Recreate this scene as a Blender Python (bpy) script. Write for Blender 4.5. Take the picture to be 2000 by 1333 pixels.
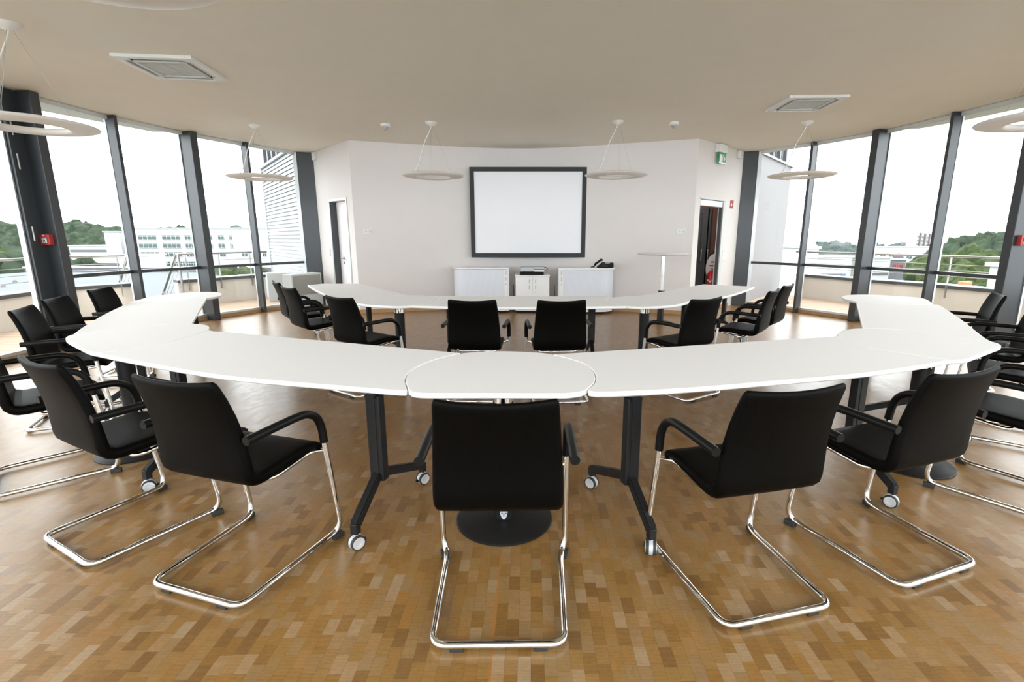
import bpy, bmesh, math, random
from mathutils import Vector, Matrix
PI = math.pi
scene = bpy.context.scene
for o in list(bpy.data.objects):
    bpy.data.objects.remove(o)
COL = scene.collection

# ------------------------------------------------------------------ camera, world, exposure
CAM_H, PITCH, FPX, PPX = 1.45, math.radians(11.9), 955.0, 1037.0
cam_data = bpy.data.cameras.new('camera')
cam = bpy.data.objects.new('camera', cam_data)
COL.objects.link(cam)
cam.location = (0, 0, CAM_H)
cam.rotation_euler = (PI / 2 - PITCH, 0, 0)
cam_data.sensor_width = 36.0
cam_data.sensor_fit = 'HORIZONTAL'
cam_data.lens = FPX / 2000.0 * 36.0
cam_data.shift_x = (1000.0 - PPX) / 2000.0
cam_data.clip_end = 3000
cam_data.clip_start = 0.02
scene.camera = cam

world = bpy.data.worlds.new('overcast_sky')
scene.world = world
world.use_nodes = True
wn = world.node_tree
wn.nodes.clear()
wo = wn.nodes.new('ShaderNodeOutputWorld')
wb = wn.nodes.new('ShaderNodeBackground')
wtc = wn.nodes.new('ShaderNodeTexCoord')
wsep = wn.nodes.new('ShaderNodeSeparateXYZ')
wramp = wn.nodes.new('ShaderNodeValToRGB')
wramp.color_ramp.elements[0].position = 0.0
wramp.color_ramp.elements[0].color = (0.80, 0.83, 0.88, 1)
wramp.color_ramp.elements[1].position = 0.6
wramp.color_ramp.elements[1].color = (1.0, 0.99, 0.98, 1)
wn.links.new(wtc.outputs['Generated'], wsep.inputs[0])
wn.links.new(wsep.outputs['Z'], wramp.inputs['Fac'])
wn.links.new(wramp.outputs['Color'], wb.inputs['Color'])
wb.inputs['Strength'].default_value = 6.1
wn.links.new(wb.outputs[0], wo.inputs[0])

scene.view_settings.view_transform = 'Standard'
scene.view_settings.look = 'None'
scene.view_settings.gamma = 1.0
scene.view_settings.use_curve_mapping = False
scene.view_settings.exposure = 0.0
try:
    scene.cycles.max_bounces = 12
    scene.cycles.diffuse_bounces = 6
    scene.cycles.glossy_bounces = 5
    scene.cycles.transparent_max_bounces = 16
    scene.cycles.sample_clamp_indirect = 6.0
    scene.cycles.caustics_reflective = False
    scene.cycles.caustics_refractive = False
except Exception:
    pass

# ------------------------------------------------------------------ materials
def srgb(r, g, b):
    f = lambda c: (c / 255 / 12.92) if c / 255 <= 0.04045 else ((c / 255 + 0.055) / 1.055) ** 2.4
    return (f(r), f(g), f(b), 1)

def mat(name, col, rough=0.5, metal=0.0, spec=0.5, var=0.0, vscale=8.0, bump=0.0, bscale=200.0, emit=None, estr=0.0, coat=0.0):
    m = bpy.data.materials.new(name)
    m.use_nodes = True
    nt = m.node_tree
    b = nt.nodes['Principled BSDF']
    b.inputs['Base Color'].default_value = col
    b.inputs['Roughness'].default_value = rough
    b.inputs['Metallic'].default_value = metal
    b.inputs['Specular IOR Level'].default_value = spec
    b.inputs['Coat Weight'].default_value = coat
    if emit:
        b.inputs['Emission Color'].default_value = emit
        b.inputs['Emission Strength'].default_value = estr
    tc = nt.nodes.new('ShaderNodeTexCoord')
    if var > 0:
        n = nt.nodes.new('ShaderNodeTexNoise')
        n.inputs['Scale'].default_value = vscale
        n.inputs['Detail'].default_value = 4
        nt.links.new(tc.outputs['Object'], n.inputs['Vector'])
        mx = nt.nodes.new('ShaderNodeMix')
        mx.data_type = 'RGBA'
        mx.inputs['A'].default_value = tuple(c * (1 - var) for c in col[:3]) + (1,)
        mx.inputs['B'].default_value = tuple(min(1, c * (1 + var)) for c in col[:3]) + (1,)
        nt.links.new(n.outputs['Fac'], mx.inputs['Factor'])
        nt.links.new(mx.outputs['Result'], b.inputs['Base Color'])
    if bump > 0:
        n2 = nt.nodes.new('ShaderNodeTexNoise')
        n2.inputs['Scale'].default_value = bscale
        n2.inputs['Detail'].default_value = 3
        nt.links.new(tc.outputs['Object'], n2.inputs['Vector'])
        bp = nt.nodes.new('ShaderNodeBump')
        bp.inputs['Strength'].default_value = bump
        bp.inputs['Distance'].default_value = 0.002
        nt.links.new(n2.outputs['Fac'], bp.inputs['Height'])
        nt.links.new(bp.outputs['Normal'], b.inputs['Normal'])
    return m

M = {}
M['wall'] = mat('painted_plaster', (0.755, 0.72, 0.705, 1), 0.85, spec=0.2, var=0.02, vscale=3, bump=0.05, bscale=400)
M['ceiling'] = mat('ceiling_plaster', (0.86, 0.825, 0.745, 1), 0.95, spec=0.1, var=0.025, vscale=2.5, bump=0.05, bscale=300)
M['soffit'] = mat('soffit_panel', (0.62, 0.66, 0.66, 1), 0.7, var=0.02)
M['column'] = mat('anthracite_steel', (0.036, 0.041, 0.048, 1), 0.30, spec=0.6, var=0.1, vscale=4)
M['alu'] = mat('brushed_aluminium', (0.62, 0.65, 0.66, 1), 0.35, metal=0.7, var=0.05, vscale=30)
M['skirting'] = mat('oak_skirting', (0.46, 0.27, 0.12, 1), 0.45, var=0.25, vscale=9)
M['leather'] = mat('black_leather', (0.0019, 0.0017, 0.0015, 1), 0.46, spec=0.05, var=0.1, vscale=20, bump=0.25, bscale=450)
M['blackplastic'] = mat('black_plastic', (0.004, 0.004, 0.004, 1), 0.42, spec=0.16, var=0.05, vscale=20)
M['blackmetal'] = mat('black_powder_coat', (0.007, 0.007, 0.0075, 1), 0.5, spec=0.3, var=0.1, vscale=25, bump=0.1, bscale=700)
M['chrome'] = mat('polished_chrome', (0.82, 0.82, 0.80, 1), 0.07, metal=1.0, var=0.02, vscale=10)
M['satin'] = mat('satin_chrome', (0.84, 0.84, 0.84, 1), 0.16, metal=0.75, var=0.02)
M['top'] = mat('white_laminate', (0.81, 0.805, 0.82, 1), 0.6, spec=0.05, var=0.012, vscale=20)
M['edge'] = mat('white_edge_band', (0.93, 0.93, 0.925, 1), 0.35, var=0.01)
M['castergrey'] = mat('silver_caster_plastic', (0.56, 0.57, 0.59, 1), 0.35, metal=0.25, var=0.04)
M['rubber'] = mat('dark_rubber', (0.02, 0.02, 0.02, 1), 0.7, var=0.1)
M['white'] = mat('white_plastic', (0.80, 0.80, 0.79, 1), 0.4, var=0.01)
M['lampwhite'] = mat('opal_lamp_plastic', (0.80, 0.78, 0.75, 1), 0.45, spec=0.3, var=0.01)
M['cable'] = mat('white_cable', (0.85, 0.84, 0.83, 1), 0.4, var=0.01)
M['wire'] = mat('steel_wire', (0.5, 0.49, 0.46, 1), 0.4, metal=0.5, var=0.05)
M['cab'] = mat('white_cabinet_lacquer', (0.90, 0.90, 0.90, 1), 0.35, var=0.01)
M['screenframe'] = mat('black_screen_border', (0.022, 0.024, 0.026, 1), 0.6, var=0.05)
M['screen'] = mat('projection_fabric', (0.90, 0.91, 0.95, 1), 0.6, var=0.01)
M['darkdoor'] = mat('dark_grey_door', (0.055, 0.06, 0.065, 1), 0.45, var=0.06)
M['doorwhite'] = mat('white_door_leaf', (0.90, 0.885, 0.91, 1), 0.4, var=0.01)
M['red'] = mat('signal_red', (0.42, 0.035, 0.03, 1), 0.4, var=0.05)
M['redext'] = mat('extinguisher_red', (0.55, 0.01, 0.015, 1), 0.3, var=0.05)
M['brown'] = mat('brown_red_wall', (0.16, 0.075, 0.06, 1), 0.8, var=0.1)
M['greypanel'] = mat('grey_panel', (0.30, 0.30, 0.28, 1), 0.6, var=0.04)
M['lightgrey'] = mat('light_grey_casing', (0.62, 0.65, 0.64, 1), 0.5, var=0.02)
M['green'] = mat('exit_green', (0.02, 0.32, 0.12, 1), 0.5, var=0.03)
M['ink'] = mat('dark_ink', (0.03, 0.03, 0.035, 1), 0.6, var=0.05)
M['silver'] = mat('silver_plastic', (0.45, 0.46, 0.48, 1), 0.4, metal=0.4, var=0.03)
M['steel'] = mat('stainless_steel', (0.34, 0.33, 0.315, 1), 0.3, metal=0.9, var=0.05)
M['render'] = mat('cream_render', (0.66, 0.62, 0.56, 1), 0.9, var=0.03, vscale=5)
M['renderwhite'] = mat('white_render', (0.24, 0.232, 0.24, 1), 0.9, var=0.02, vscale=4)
M['capdark'] = mat('dark_slate_coping', (0.05, 0.06, 0.065, 1), 0.5, var=0.1)
M['caplight'] = mat('zinc_flashing', (0.78, 0.83, 0.84, 1), 0.4, var=0.03)
M['louvre'] = mat('louvre_aluminium', (0.20, 0.215, 0.22, 1), 0.45, var=0.02)
M['roofgrey'] = mat('gravel_roof', (0.0960, 0.1120, 0.1240, 1), 0.9, var=0.15, vscale=0.5)
M['bldg'] = mat('white_facade', (0.43, 0.445, 0.455, 1), 0.8, var=0.02, vscale=0.2)
M['bldgglass'] = mat('green_window_glass', (0.0160, 0.0480, 0.0440, 1), 0.15, spec=0.6, var=0.35, vscale=0.35)
M['bldggrey'] = mat('grey_cladding', (0.1040, 0.1080, 0.1200, 1), 0.7, var=0.06, vscale=0.3)
M['grass'] = mat('meadow_grass', (0.0638, 0.0975, 0.0300, 1), 0.95, var=0.2, vscale=0.15)
M['ground'] = mat('town_ground', (0.045, 0.058, 0.038, 1), 0.95, var=0.2, vscale=0.05)
M['blue'] = mat('blue_panel', (0.05, 0.14, 0.45, 1), 0.5, var=0.05)
M['orange'] = mat('orange_tarpaulin', (0.65, 0.14, 0.05, 1), 0.6, var=0.1)
M['hallfill'] = mat('hall_fill_glow', (0.9, 0.9, 0.88, 1), 0.5, emit=(1.0, 0.93, 0.85, 1), estr=40.0)  # glowing surface added only to brighten the hall
M['redtower'] = mat('red_brown_strip', (0.14, 0.095, 0.10, 1), 0.7, var=0.1)

def leaf_mat(name, c1, c2, scale):
    m = bpy.data.materials.new(name)
    m.use_nodes = True
    nt = m.node_tree
    b = nt.nodes['Principled BSDF']
    b.inputs['Roughness'].default_value = 0.9
    b.inputs['Specular IOR Level'].default_value = 0.15
    tc = nt.nodes.new('ShaderNodeTexCoord')
    n = nt.nodes.new('ShaderNodeTexNoise')
    n.inputs['Scale'].default_value = scale
    n.inputs['Detail'].default_value = 8
    n.inputs['Roughness'].default_value = 0.7
    nt.links.new(tc.outputs['Object'], n.inputs['Vector'])
    r = nt.nodes.new('ShaderNodeValToRGB')
    r.color_ramp.elements[0].position = 0.35
    r.color_ramp.elements[0].color = c1
    r.color_ramp.elements[1].position = 0.65
    r.color_ramp.elements[1].color = c2
    nt.links.new(n.outputs['Fac'], r.inputs['Fac'])
    nt.links.new(r.outputs['Color'], b.inputs['Base Color'])
    bp = nt.nodes.new('ShaderNodeBump')
    bp.inputs['Strength'].default_value = 1.0
    bp.inputs['Distance'].default_value = 0.6
    nt.links.new(n.outputs['Fac'], bp.inputs['Height'])
    nt.links.new(bp.outputs['Normal'], b.inputs['Normal'])
    return m
M['forest'] = leaf_mat('mixed_forest_leaves', (0.014, 0.025, 0.016, 1), (0.042, 0.064, 0.037, 1), 0.35)
M['hedge'] = leaf_mat('bright_leaves', (0.022, 0.037, 0.013, 1), (0.065, 0.090, 0.033, 1), 0.7)
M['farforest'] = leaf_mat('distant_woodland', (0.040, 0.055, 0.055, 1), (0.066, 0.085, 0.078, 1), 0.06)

def glass_mat():
    m = bpy.data.materials.new('window_glass')
    m.use_nodes = True
    nt = m.node_tree
    nt.nodes.clear()
    out = nt.nodes.new('ShaderNodeOutputMaterial')
    tr = nt.nodes.new('ShaderNodeBsdfTransparent')
    tr.inputs['Color'].default_value = (0.96, 0.98, 0.975, 1)
    gl = nt.nodes.new('ShaderNodeBsdfGlossy')
    gl.inputs['Roughness'].default_value = 0.01
    lw = nt.nodes.new('ShaderNodeLayerWeight')
    lw.inputs['Blend'].default_value = 0.5
    pw = nt.nodes.new('ShaderNodeMath')
    pw.operation = 'POWER'
    pw.inputs[1].default_value = 5.0
    nt.links.new(lw.outputs['Facing'], pw.inputs[0])
    fr = nt.nodes.new('ShaderNodeMath')
    fr.operation = 'MULTIPLY_ADD'
    fr.inputs[1].default_value = 0.75
    fr.inputs[2].default_value = 0.02
    nt.links.new(pw.outputs[0], fr.inputs[0])
    mx = nt.nodes.new('ShaderNodeMixShader')
    nt.links.new(fr.outputs[0], mx.inputs[0])
    nt.links.new(tr.outputs[0], mx.inputs[1])
    nt.links.new(gl.outputs[0], mx.inputs[2])
    nt.links.new(mx.outputs[0], out.inputs[0])
    return m
M['glass'] = glass_mat()

def floor_mat():
    """end-grain oak blocks in running rows along Y, one cork expansion strip at x = -0.14"""
    m = bpy.data.materials.new('end_grain_parquet')
    m.use_nodes = True
    nt = m.node_tree
    L = nt.links
    b = nt.nodes['Principled BSDF']
    tc = nt.nodes.new('ShaderNodeTexCoord')
    sp = nt.nodes.new('ShaderNodeSeparateXYZ')
    L.new(tc.outputs['Object'], sp.inputs[0])

    def math_n(op, a, bb=None):
        n = nt.nodes.new('ShaderNodeMath')
        n.operation = op
        for i, v in enumerate((a, bb)):
            if v is None:
                continue
            if isinstance(v, (int, float)):
                n.inputs[i].default_value = v
            else:
                L.new(v, n.inputs[i])
        return n.outputs[0]
    W, LEN = 0.046, 0.082
    u = math_n('DIVIDE', sp.outputs['X'], W)
    row = math_n('FLOOR', u)
    wn1 = nt.nodes.new('ShaderNodeTexWhiteNoise')
    wn1.noise_dimensions = '1D'
    L.new(row, wn1.inputs['W'])
    off = math_n('MULTIPLY', wn1.outputs['Value'], 1.0)
    v = math_n('ADD', math_n('DIVIDE', sp.outputs['Y'], LEN), off)
    cel = math_n('FLOOR', v)
    cmb = nt.nodes.new('ShaderNodeCombineXYZ')
    L.new(row, cmb.inputs[0])
    L.new(cel, cmb.inputs[1])
    wn2 = nt.nodes.new('ShaderNodeTexWhiteNoise')
    wn2.noise_dimensions = '2D'
    L.new(cmb.outputs[0], wn2.inputs['Vector'])
    ramp = nt.nodes.new('ShaderNodeValToRGB')
    cr = ramp.color_ramp
    cr.elements[0].position = 0.0
    cr.elements[0].color = FLOORC[0]
    cr.elements[1].position = 1.0
    cr.elements[1].color = FLOORC[-1]
    for i, c in enumerate(FLOORC[1:-1]):
        e = cr.elements.new((i + 1) / (len(FLOORC) - 1))
        e.color = c
    L.new(wn2.outputs['Value'], ramp.inputs['Fac'])
    # end grain rings : distorted rings per block
    gr = nt.nodes.new('ShaderNodeTexNoise')
    gr.inputs['Scale'].default_value = 38
    gr.inputs['Detail'].default_value = 5
    gr.inputs['Distortion'].default_value = 1.2
    vadd = nt.nodes.new('ShaderNodeVectorMath')
    vadd.operation = 'MULTIPLY_ADD'
    L.new(wn2.outputs['Color'], vadd.inputs[0])
    vadd.inputs[1].default_value = (7, 7, 7)
    L.new(tc.outputs['Object'], vadd.inputs[2])
    L.new(vadd.outputs[0], gr.inputs['Vector'])
    wv = nt.nodes.new('ShaderNodeTexWave')
    wv.wave_type = 'RINGS'
    wv.inputs['Scale'].default_value = 26
    wv.inputs['Distortion'].default_value = 3.0
    wv.inputs['Detail'].default_value = 2
    L.new(vadd.outputs[0], wv.inputs['Vector'])
    g1 = math_n('ADD', math_n('MULTIPLY', gr.outputs['Fac'], 0.45), math_n('MULTIPLY', wv.outputs['Fac'], 0.10))
    g2 = math_n('ADD', g1, 0.73)
    big = nt.nodes.new('ShaderNodeTexNoise')
    big.inputs['Scale'].default_value = 1.3
    big.inputs['Detail'].default_value = 3
    L.new(tc.outputs['Object'], big.inputs['Vector'])
    g3 = math_n('MULTIPLY', g2, math_n('ADD', math_n('MULTIPLY', big.outputs['Fac'], 0.35), 0.82))
    # joints
    fu = math_n('FRACT', u)
    fv = math_n('FRACT', v)
    du = math_n('ABSOLUTE', math_n('SUBTRACT', fu, 0.5))
    dv = math_n('ABSOLUTE', math_n('SUBTRACT', fv, 0.5))
    ju = math_n('GREATER_THAN', du, 0.488)
    jv = math_n('GREATER_THAN', dv, 0.493)
    j = math_n('MAXIMUM', ju, jv)
    g4 = math_n('MULTIPLY', g3, math_n('SUBTRACT', 1.0, math_n('MULTIPLY', j, 0.38)))
    sc = nt.nodes.new('ShaderNodeVectorMath')
    sc.operation = 'SCALE'
    L.new(ramp.outputs['Color'], sc.inputs[0])
    L.new(g4, sc.inputs['Scale'])
    strip = math_n('LESS_THAN', math_n('ABSOLUTE', math_n('ADD', sp.outputs['X'], 0.14)), 0.0045)
    strip = math_n('MULTIPLY', strip, math_n('LESS_THAN', sp.outputs['Y'], 4.0))
    mx = nt.nodes.new('ShaderNodeMix')
    mx.data_type = 'RGBA'
    L.new(strip, mx.inputs['Factor'])
    L.new(sc.outputs[0], mx.inputs['A'])
    mx.inputs['B'].default_value = (0.30, 0.125, 0.035, 1)
    L.new(mx.outputs['Result'], b.inputs['Base Color'])
    rr = math_n('ADD', math_n('MULTIPLY', wn2.outputs['Value'], 0.06), 0.28)
    L.new(rr, b.inputs['Roughness'])
    b.inputs['Specular IOR Level'].default_value = 0.45
    b.inputs['Coat Weight'].default_value = 0.10
    b.inputs['Coat Roughness'].default_value = 0.28
    bp = nt.nodes.new('ShaderNodeBump')
    bp.inputs['Strength'].default_value = 0.12
    bp.inputs['Distance'].default_value = 0.001
    L.new(math_n('SUBTRACT', g2, j), bp.inputs['Height'])
    L.new(bp.outputs['Normal'], b.inputs['Normal'])
    return m
FLOORC = [(0.165, 0.085, 0.027, 1), (0.222, 0.114, 0.031, 1), (0.240, 0.133, 0.042, 1), (0.236, 0.144, 0.064, 1), (0.248, 0.122, 0.030, 1), (0.290, 0.195, 0.108, 1)]
M['floor'] = floor_mat()

def plank_mat(name, c1, c2, width, ang):
    m = bpy.data.materials.new(name)
    m.use_nodes = True
    nt = m.node_tree
    L = nt.links
    b = nt.nodes['Principled BSDF']
    b.inputs['Roughness'].default_value = 0.7
    tc = nt.nodes.new('ShaderNodeTexCoord')
    mp = nt.nodes.new('ShaderNodeMapping')
    mp.inputs['Rotation'].default_value = (0, 0, ang)
    L.new(tc.outputs['Object'], mp.inputs['Vector'])
    br = nt.nodes.new('ShaderNodeTexBrick')
    br.inputs['Color1'].default_value = c1
    br.inputs['Color2'].default_value = c2
    br.inputs['Mortar'].default_value = (0.10, 0.07, 0.05, 1)
    br.inputs['Scale'].default_value = 1.0
    br.inputs['Brick Width'].default_value = 3.0
    br.inputs['Row Height'].default_value = width
    br.inputs['Mortar Size'].default_value = 0.006
    L.new(mp.outputs[0], br.inputs['Vector'])
    L.new(br.outputs['Color'], b.inputs['Base Color'])
    return m
M['deck'] = plank_mat('larch_decking', (0.36, 0.26, 0.185, 1), (0.42, 0.31, 0.23, 1), 0.14, 0.0)

def tambour_mat():
    m = bpy.data.materials.new('ribbed_tambour')
    m.use_nodes = True
    nt = m.node_tree
    b = nt.nodes['Principled BSDF']
    b.inputs['Base Color'].default_value = (0.74, 0.77, 0.84, 1)
    b.inputs['Roughness'].default_value = 0.4
    return m
M['tambour'] = tambour_mat()

# ------------------------------------------------------------------ mesh helpers
class MB:
    def __init__(self):
        self.bm = bmesh.new()
        self.mi = 0

    def _faces(self, fs):
        for f in fs:
            f.material_index = self.mi

    def box(self, cx, cy, cz, sx, sy, sz, rz=0.0, bev=0.0, rx=0.0):
        bm2 = bmesh.new()
        bmesh.ops.create_cube(bm2, size=1.0)
        bmesh.ops.scale(bm2, vec=(sx, sy, sz), verts=bm2.verts)
        if bev > 0:
            bmesh.ops.bevel(bm2, geom=list(bm2.edges), offset=min(bev, 0.49 * min(sx, sy, sz)), segments=2, affect='EDGES', profile=0.6)
        mt = Matrix.Translation((cx, cy, cz)) @ Matrix.Rotation(rz, 4, 'Z') @ Matrix.Rotation(rx, 4, 'X')
        bmesh.ops.transform(bm2, matrix=mt, verts=bm2.verts)
        self._merge(bm2)
        return self

    def _merge(self, bm2):
        mp = {}
        for v in bm2.verts:
            mp[v] = self.bm.verts.new(v.co)
        for f in bm2.faces:
            try:
                nf = self.bm.faces.new([mp[v] for v in f.verts])
                nf.material_index = self.mi
                nf.smooth = f.smooth
            except ValueError:
                pass
        bm2.free()

    def beam(self, p0, p1, w, h, bev=0.0, up=(0, 0, 1)):
        """box bar from p0 to p1, width w (sideways), height h"""
        p0, p1 = Vector(p0), Vector(p1)
        d = p1 - p0
        ln = d.length
        d.normalize()
        upv = Vector(up)
        if abs(d.dot(upv)) > 0.98:
            upv = Vector((0, 1, 0))
        sx = d.cross(upv).normalized()
        uz = sx.cross(d).normalized()
        bm2 = bmesh.new()
        bmesh.ops.create_cube(bm2, size=1.0)
        bmesh.ops.scale(bm2, vec=(w, ln, h), verts=bm2.verts)
        if bev > 0:
            bmesh.ops.bevel(bm2, geom=list(bm2.edges), offset=min(bev, 0.49 * min(w, h, ln)), segments=2, affect='EDGES')
        R = Matrix((sx, d, uz)).transposed().to_4x4()
        bmesh.ops.transform(bm2, matrix=Matrix.Translation((p0 + p1) / 2) @ R, verts=bm2.verts)
        self._merge(bm2)
        return self

    def sweep(self, pts, r, seg=12, cap=True, fillet=0.0, flat=1.0, closed=False):
        """round tube along a polyline"""
        P = [Vector(p) for p in pts]
        if isinstance(fillet, (list, tuple)) or fillet > 0:
            Q = [P[0]]
            for i in range(1, len(P) - 1):
                a, b, c = P[i - 1], P[i], P[i + 1]
                fl = fillet[i] if isinstance(fillet, (list, tuple)) else fillet
                la, lc = (a - b).length, (c - b).length
                t = min(fl, la * 0.49, lc * 0.49)
                s, e = b + (a - b).normalized() * t, b + (c - b).normalized() * t
                n = 7
                for k in range(n + 1):
                    q = k / n
                    Q.append(s * (1 - q) ** 2 + b * 2 * q * (1 - q) + e * q * q)
            Q.append(P[-1])
            P = Q
        rings = []
        n = len(P)
        t0 = (P[1] - P[0]).normalized()
        ref = Vector((0, 0, 1)) if abs(t0.z) < 0.9 else Vector((1, 0, 0))
        u = t0.cross(ref).normalized()
        for i in range(n):
            if closed:
                t = (P[(i + 1) % n] - P[i - 1]).normalized()
            elif i == 0:
                t = t0
            elif i == n - 1:
                t = (P[-1] - P[-2]).normalized()
            else:
                t = ((P[i + 1] - P[i]).normalized() + (P[i] - P[i - 1]).normalized()).normalized()
            u = (u - t * u.dot(t))
            u.normalize()
            w = t.cross(u).normalized()
            ring = []
            for k in range(seg):
                a = 2 * PI * k / seg
                ring.append(self.bm.verts.new(P[i] + u * math.cos(a) * r + w * math.sin(a) * r * flat))
            rings.append(ring)
        m = n if closed else n - 1
        for i in range(m):
            A, B = rings[i], rings[(i + 1) % n]
            for k in range(seg):
                f = self.bm.faces.new((A[k], A[(k + 1) % seg], B[(k + 1) % seg], B[k]))
                f.smooth = True
                f.material_index = self.mi
        if cap and not closed:
            f1 = self.bm.faces.new(list(reversed(rings[0])))
            f2 = self.bm.faces.new(rings[-1])
            f1.material_index = f2.material_index = self.mi
        return self

    def cyl(self, p0, p1, r, seg=20, r2=None):
        return self.lathe_axis(p0, p1, [(0, 0.0), (r, 0.0), (r if r2 is None else r2, 1.0), (0, 1.0)], seg)

    def lathe_axis(self, p0, p1, prof, seg=24):
        """prof: (radius, t along p0->p1)"""
        p0, p1 = Vector(p0), Vector(p1)
        d = p1 - p0
        dn = d.normalized()
        ref = Vector((0, 0, 1)) if abs(dn.z) < 0.9 else Vector((1, 0, 0))
        u = dn.cross(ref).normalized()
        w = dn.cross(u)
        rings = []
        for (r, t) in prof:
            c = p0 + d * t
            if r <= 1e-6:
                rings.append([self.bm.verts.new(c)])
            else:
                rings.append([self.bm.verts.new(c + (u * math.cos(2 * PI * k / seg) + w * math.sin(2 * PI * k / seg)) * r) for k in range(seg)])
        for i in range(len(rings) - 1):
            A, B = rings[i], rings[i + 1]
            for k in range(seg):
                k2 = (k + 1) % seg
                vs = []
                if len(A) == 1 and len(B) == 1:
                    continue
                if len(A) == 1:
                    vs = (A[0], B[k2], B[k])
                elif len(B) == 1:
                    vs = (A[k], A[k2], B[0])
                else:
                    vs = (A[k], A[k2], B[k2], B[k])
                f = self.bm.faces.new(vs)
                f.material_index = self.mi
                flat = prof[i][1] == prof[i + 1][1]
                f.smooth = not flat
        return self

    def lathe(self, x, y, prof, seg=32):
        """prof: (radius, z), about a vertical axis"""
        return self.lathe_axis((x, y, 0), (x, y, 1), prof, seg)

    def torus_prof(self, x, y, prof, seg=64):
        """closed profile (radius, z) swept about the vertical axis"""
        rings = []
        for k in range(seg):
            a = 2 * PI * k / seg
            rings.append([self.bm.verts.new((x + r * math.cos(a), y + r * math.sin(a), z)) for r, z in prof])
        n = len(prof)
        for k in range(seg):
            A, B = rings[k], rings[(k + 1) % seg]
            for i in range(n):
                f = self.bm.faces.new((A[i], B[i], B[(i + 1) % n], A[(i + 1) % n]))
                f.smooth = True
                f.material_index = self.mi
        return self

    def prism(self, pts, z0, z1, mtop=None):
        """vertical prism of a 2-D outline"""
        area = sum(pts[i][0] * pts[(i + 1) % len(pts)][1] - pts[(i + 1) % len(pts)][0] * pts[i][1] for i in range(len(pts)))
        if area < 0:
            pts = list(reversed(pts))
        lo = [self.bm.verts.new((p[0], p[1], z0)) for p in pts]
        hi = [self.bm.verts.new((p[0], p[1], z1)) for p in pts]
        n = len(pts)
        fs = [self.bm.faces.new(list(reversed(lo))), self.bm.faces.new(hi)]
        for i in range(n):
            fs.append(self.bm.faces.new((lo[i], lo[(i + 1) % n], hi[(i + 1) % n], hi[i])))
        self._faces(fs)
        return self

    def quad(self, a, b, c, d):
        vs = [self.bm.verts.new(p) for p in (a, b, c, d)]
        f = self.bm.faces.new(vs)
        f.material_index = self.mi
        return self

    def build(self, name, mats, parent=None, smooth=False):
        me = bpy.data.meshes.new(name)
        bmesh.ops.recalc_face_normals(self.bm, faces=self.bm.faces)
        self.bm.to_mesh(me)
        self.bm.free()
        if not isinstance(mats, (list, tuple)):
            mats = [mats]
        for m_ in mats:
            me.materials.append(m_)
        if smooth:
            for p in me.polygons:
                p.use_smooth = True
        keep = [p.use_smooth for p in me.polygons]
        if any(keep):
            me.set_sharp_from_angle(angle=math.radians(50))
            for p, k_ in zip(me.polygons, keep):
                p.use_smooth = k_
        o = bpy.data.objects.new(name, me)
        COL.objects.link(o)
        if parent is not None:
            o.parent = parent
        return o

def thing(name, label, cat, loc=(0, 0, 0), rz=0.0, group=None, kind=None):
    o = bpy.data.objects.new(name, None)
    COL.objects.link(o)
    o.empty_display_size = 0.1
    o.location = loc
    o.rotation_euler = (0, 0, rz)
    if kind:
        o['kind'] = kind
    if label:
        o['label'] = label
    if cat:
        o['category'] = cat
    if group:
        o['group'] = group
    return o

def tag(o, label=None, cat=None, group=None, kind=None):
    if label:
        o['label'] = label
    if cat:
        o['category'] = cat
    if group:
        o['group'] = group
    if kind:
        o['kind'] = kind
    return o

def dup(root, loc, rz, label=None, group=None):
    r = root.copy()
    COL.objects.link(r)
    r.location = loc
    r.rotation_euler = (0, 0, rz)
    if label:
        r['label'] = label
    if group:
        r['group'] = group
    for ch in list(root.children):
        c = ch.copy()
        COL.objects.link(c)
        c.parent = r
        for g in list(ch.children):
            d = g.copy()
            COL.objects.link(d)
            d.parent = c
    return r

def struct(o, label=None):
    o['kind'] = 'structure'
    if label:
        o['label'] = label
    return o

# picture-measured points (2000 x 1333 frame) turned into plan points on a level plane
def U(x, y, z):
    fx, fy = (x - PPX) / FPX, (y - 666.5) / FPX
    cp, spn = math.cos(PITCH), math.sin(PITCH)
    d = (fx, cp - fy * spn, -spn - fy * cp)
    t = (z - CAM_H) / d[2]
    return (d[0] * t, d[1] * t)

def vadd(a, b, s=1.0):
    return (a[0] + b[0] * s, a[1] + b[1] * s)

def unit(a):
    l = math.hypot(a[0], a[1])
    return (a[0] / l, a[1] / l)

def catmull(P, n=6):
    if len(P) < 3:
        return list(P)
    Q = []
    for i in range(len(P) - 1):
        p0 = P[max(i - 1, 0)]
        p1, p2 = P[i], P[i + 1]
        p3 = P[min(i + 2, len(P) - 1)]
        for k in range(n):
            t = k / n
            q = []
            for c in range(2):
                q.append(0.5 * (2 * p1[c] + (p2[c] - p0[c]) * t + (2 * p0[c] - 5 * p1[c] + 4 * p2[c] - p3[c]) * t * t + (3 * p1[c] - p0[c] - 3 * p2[c] + p3[c]) * t ** 3))
            Q.append(tuple(q))
    Q.append(tuple(P[-1]))
    return Q

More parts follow.
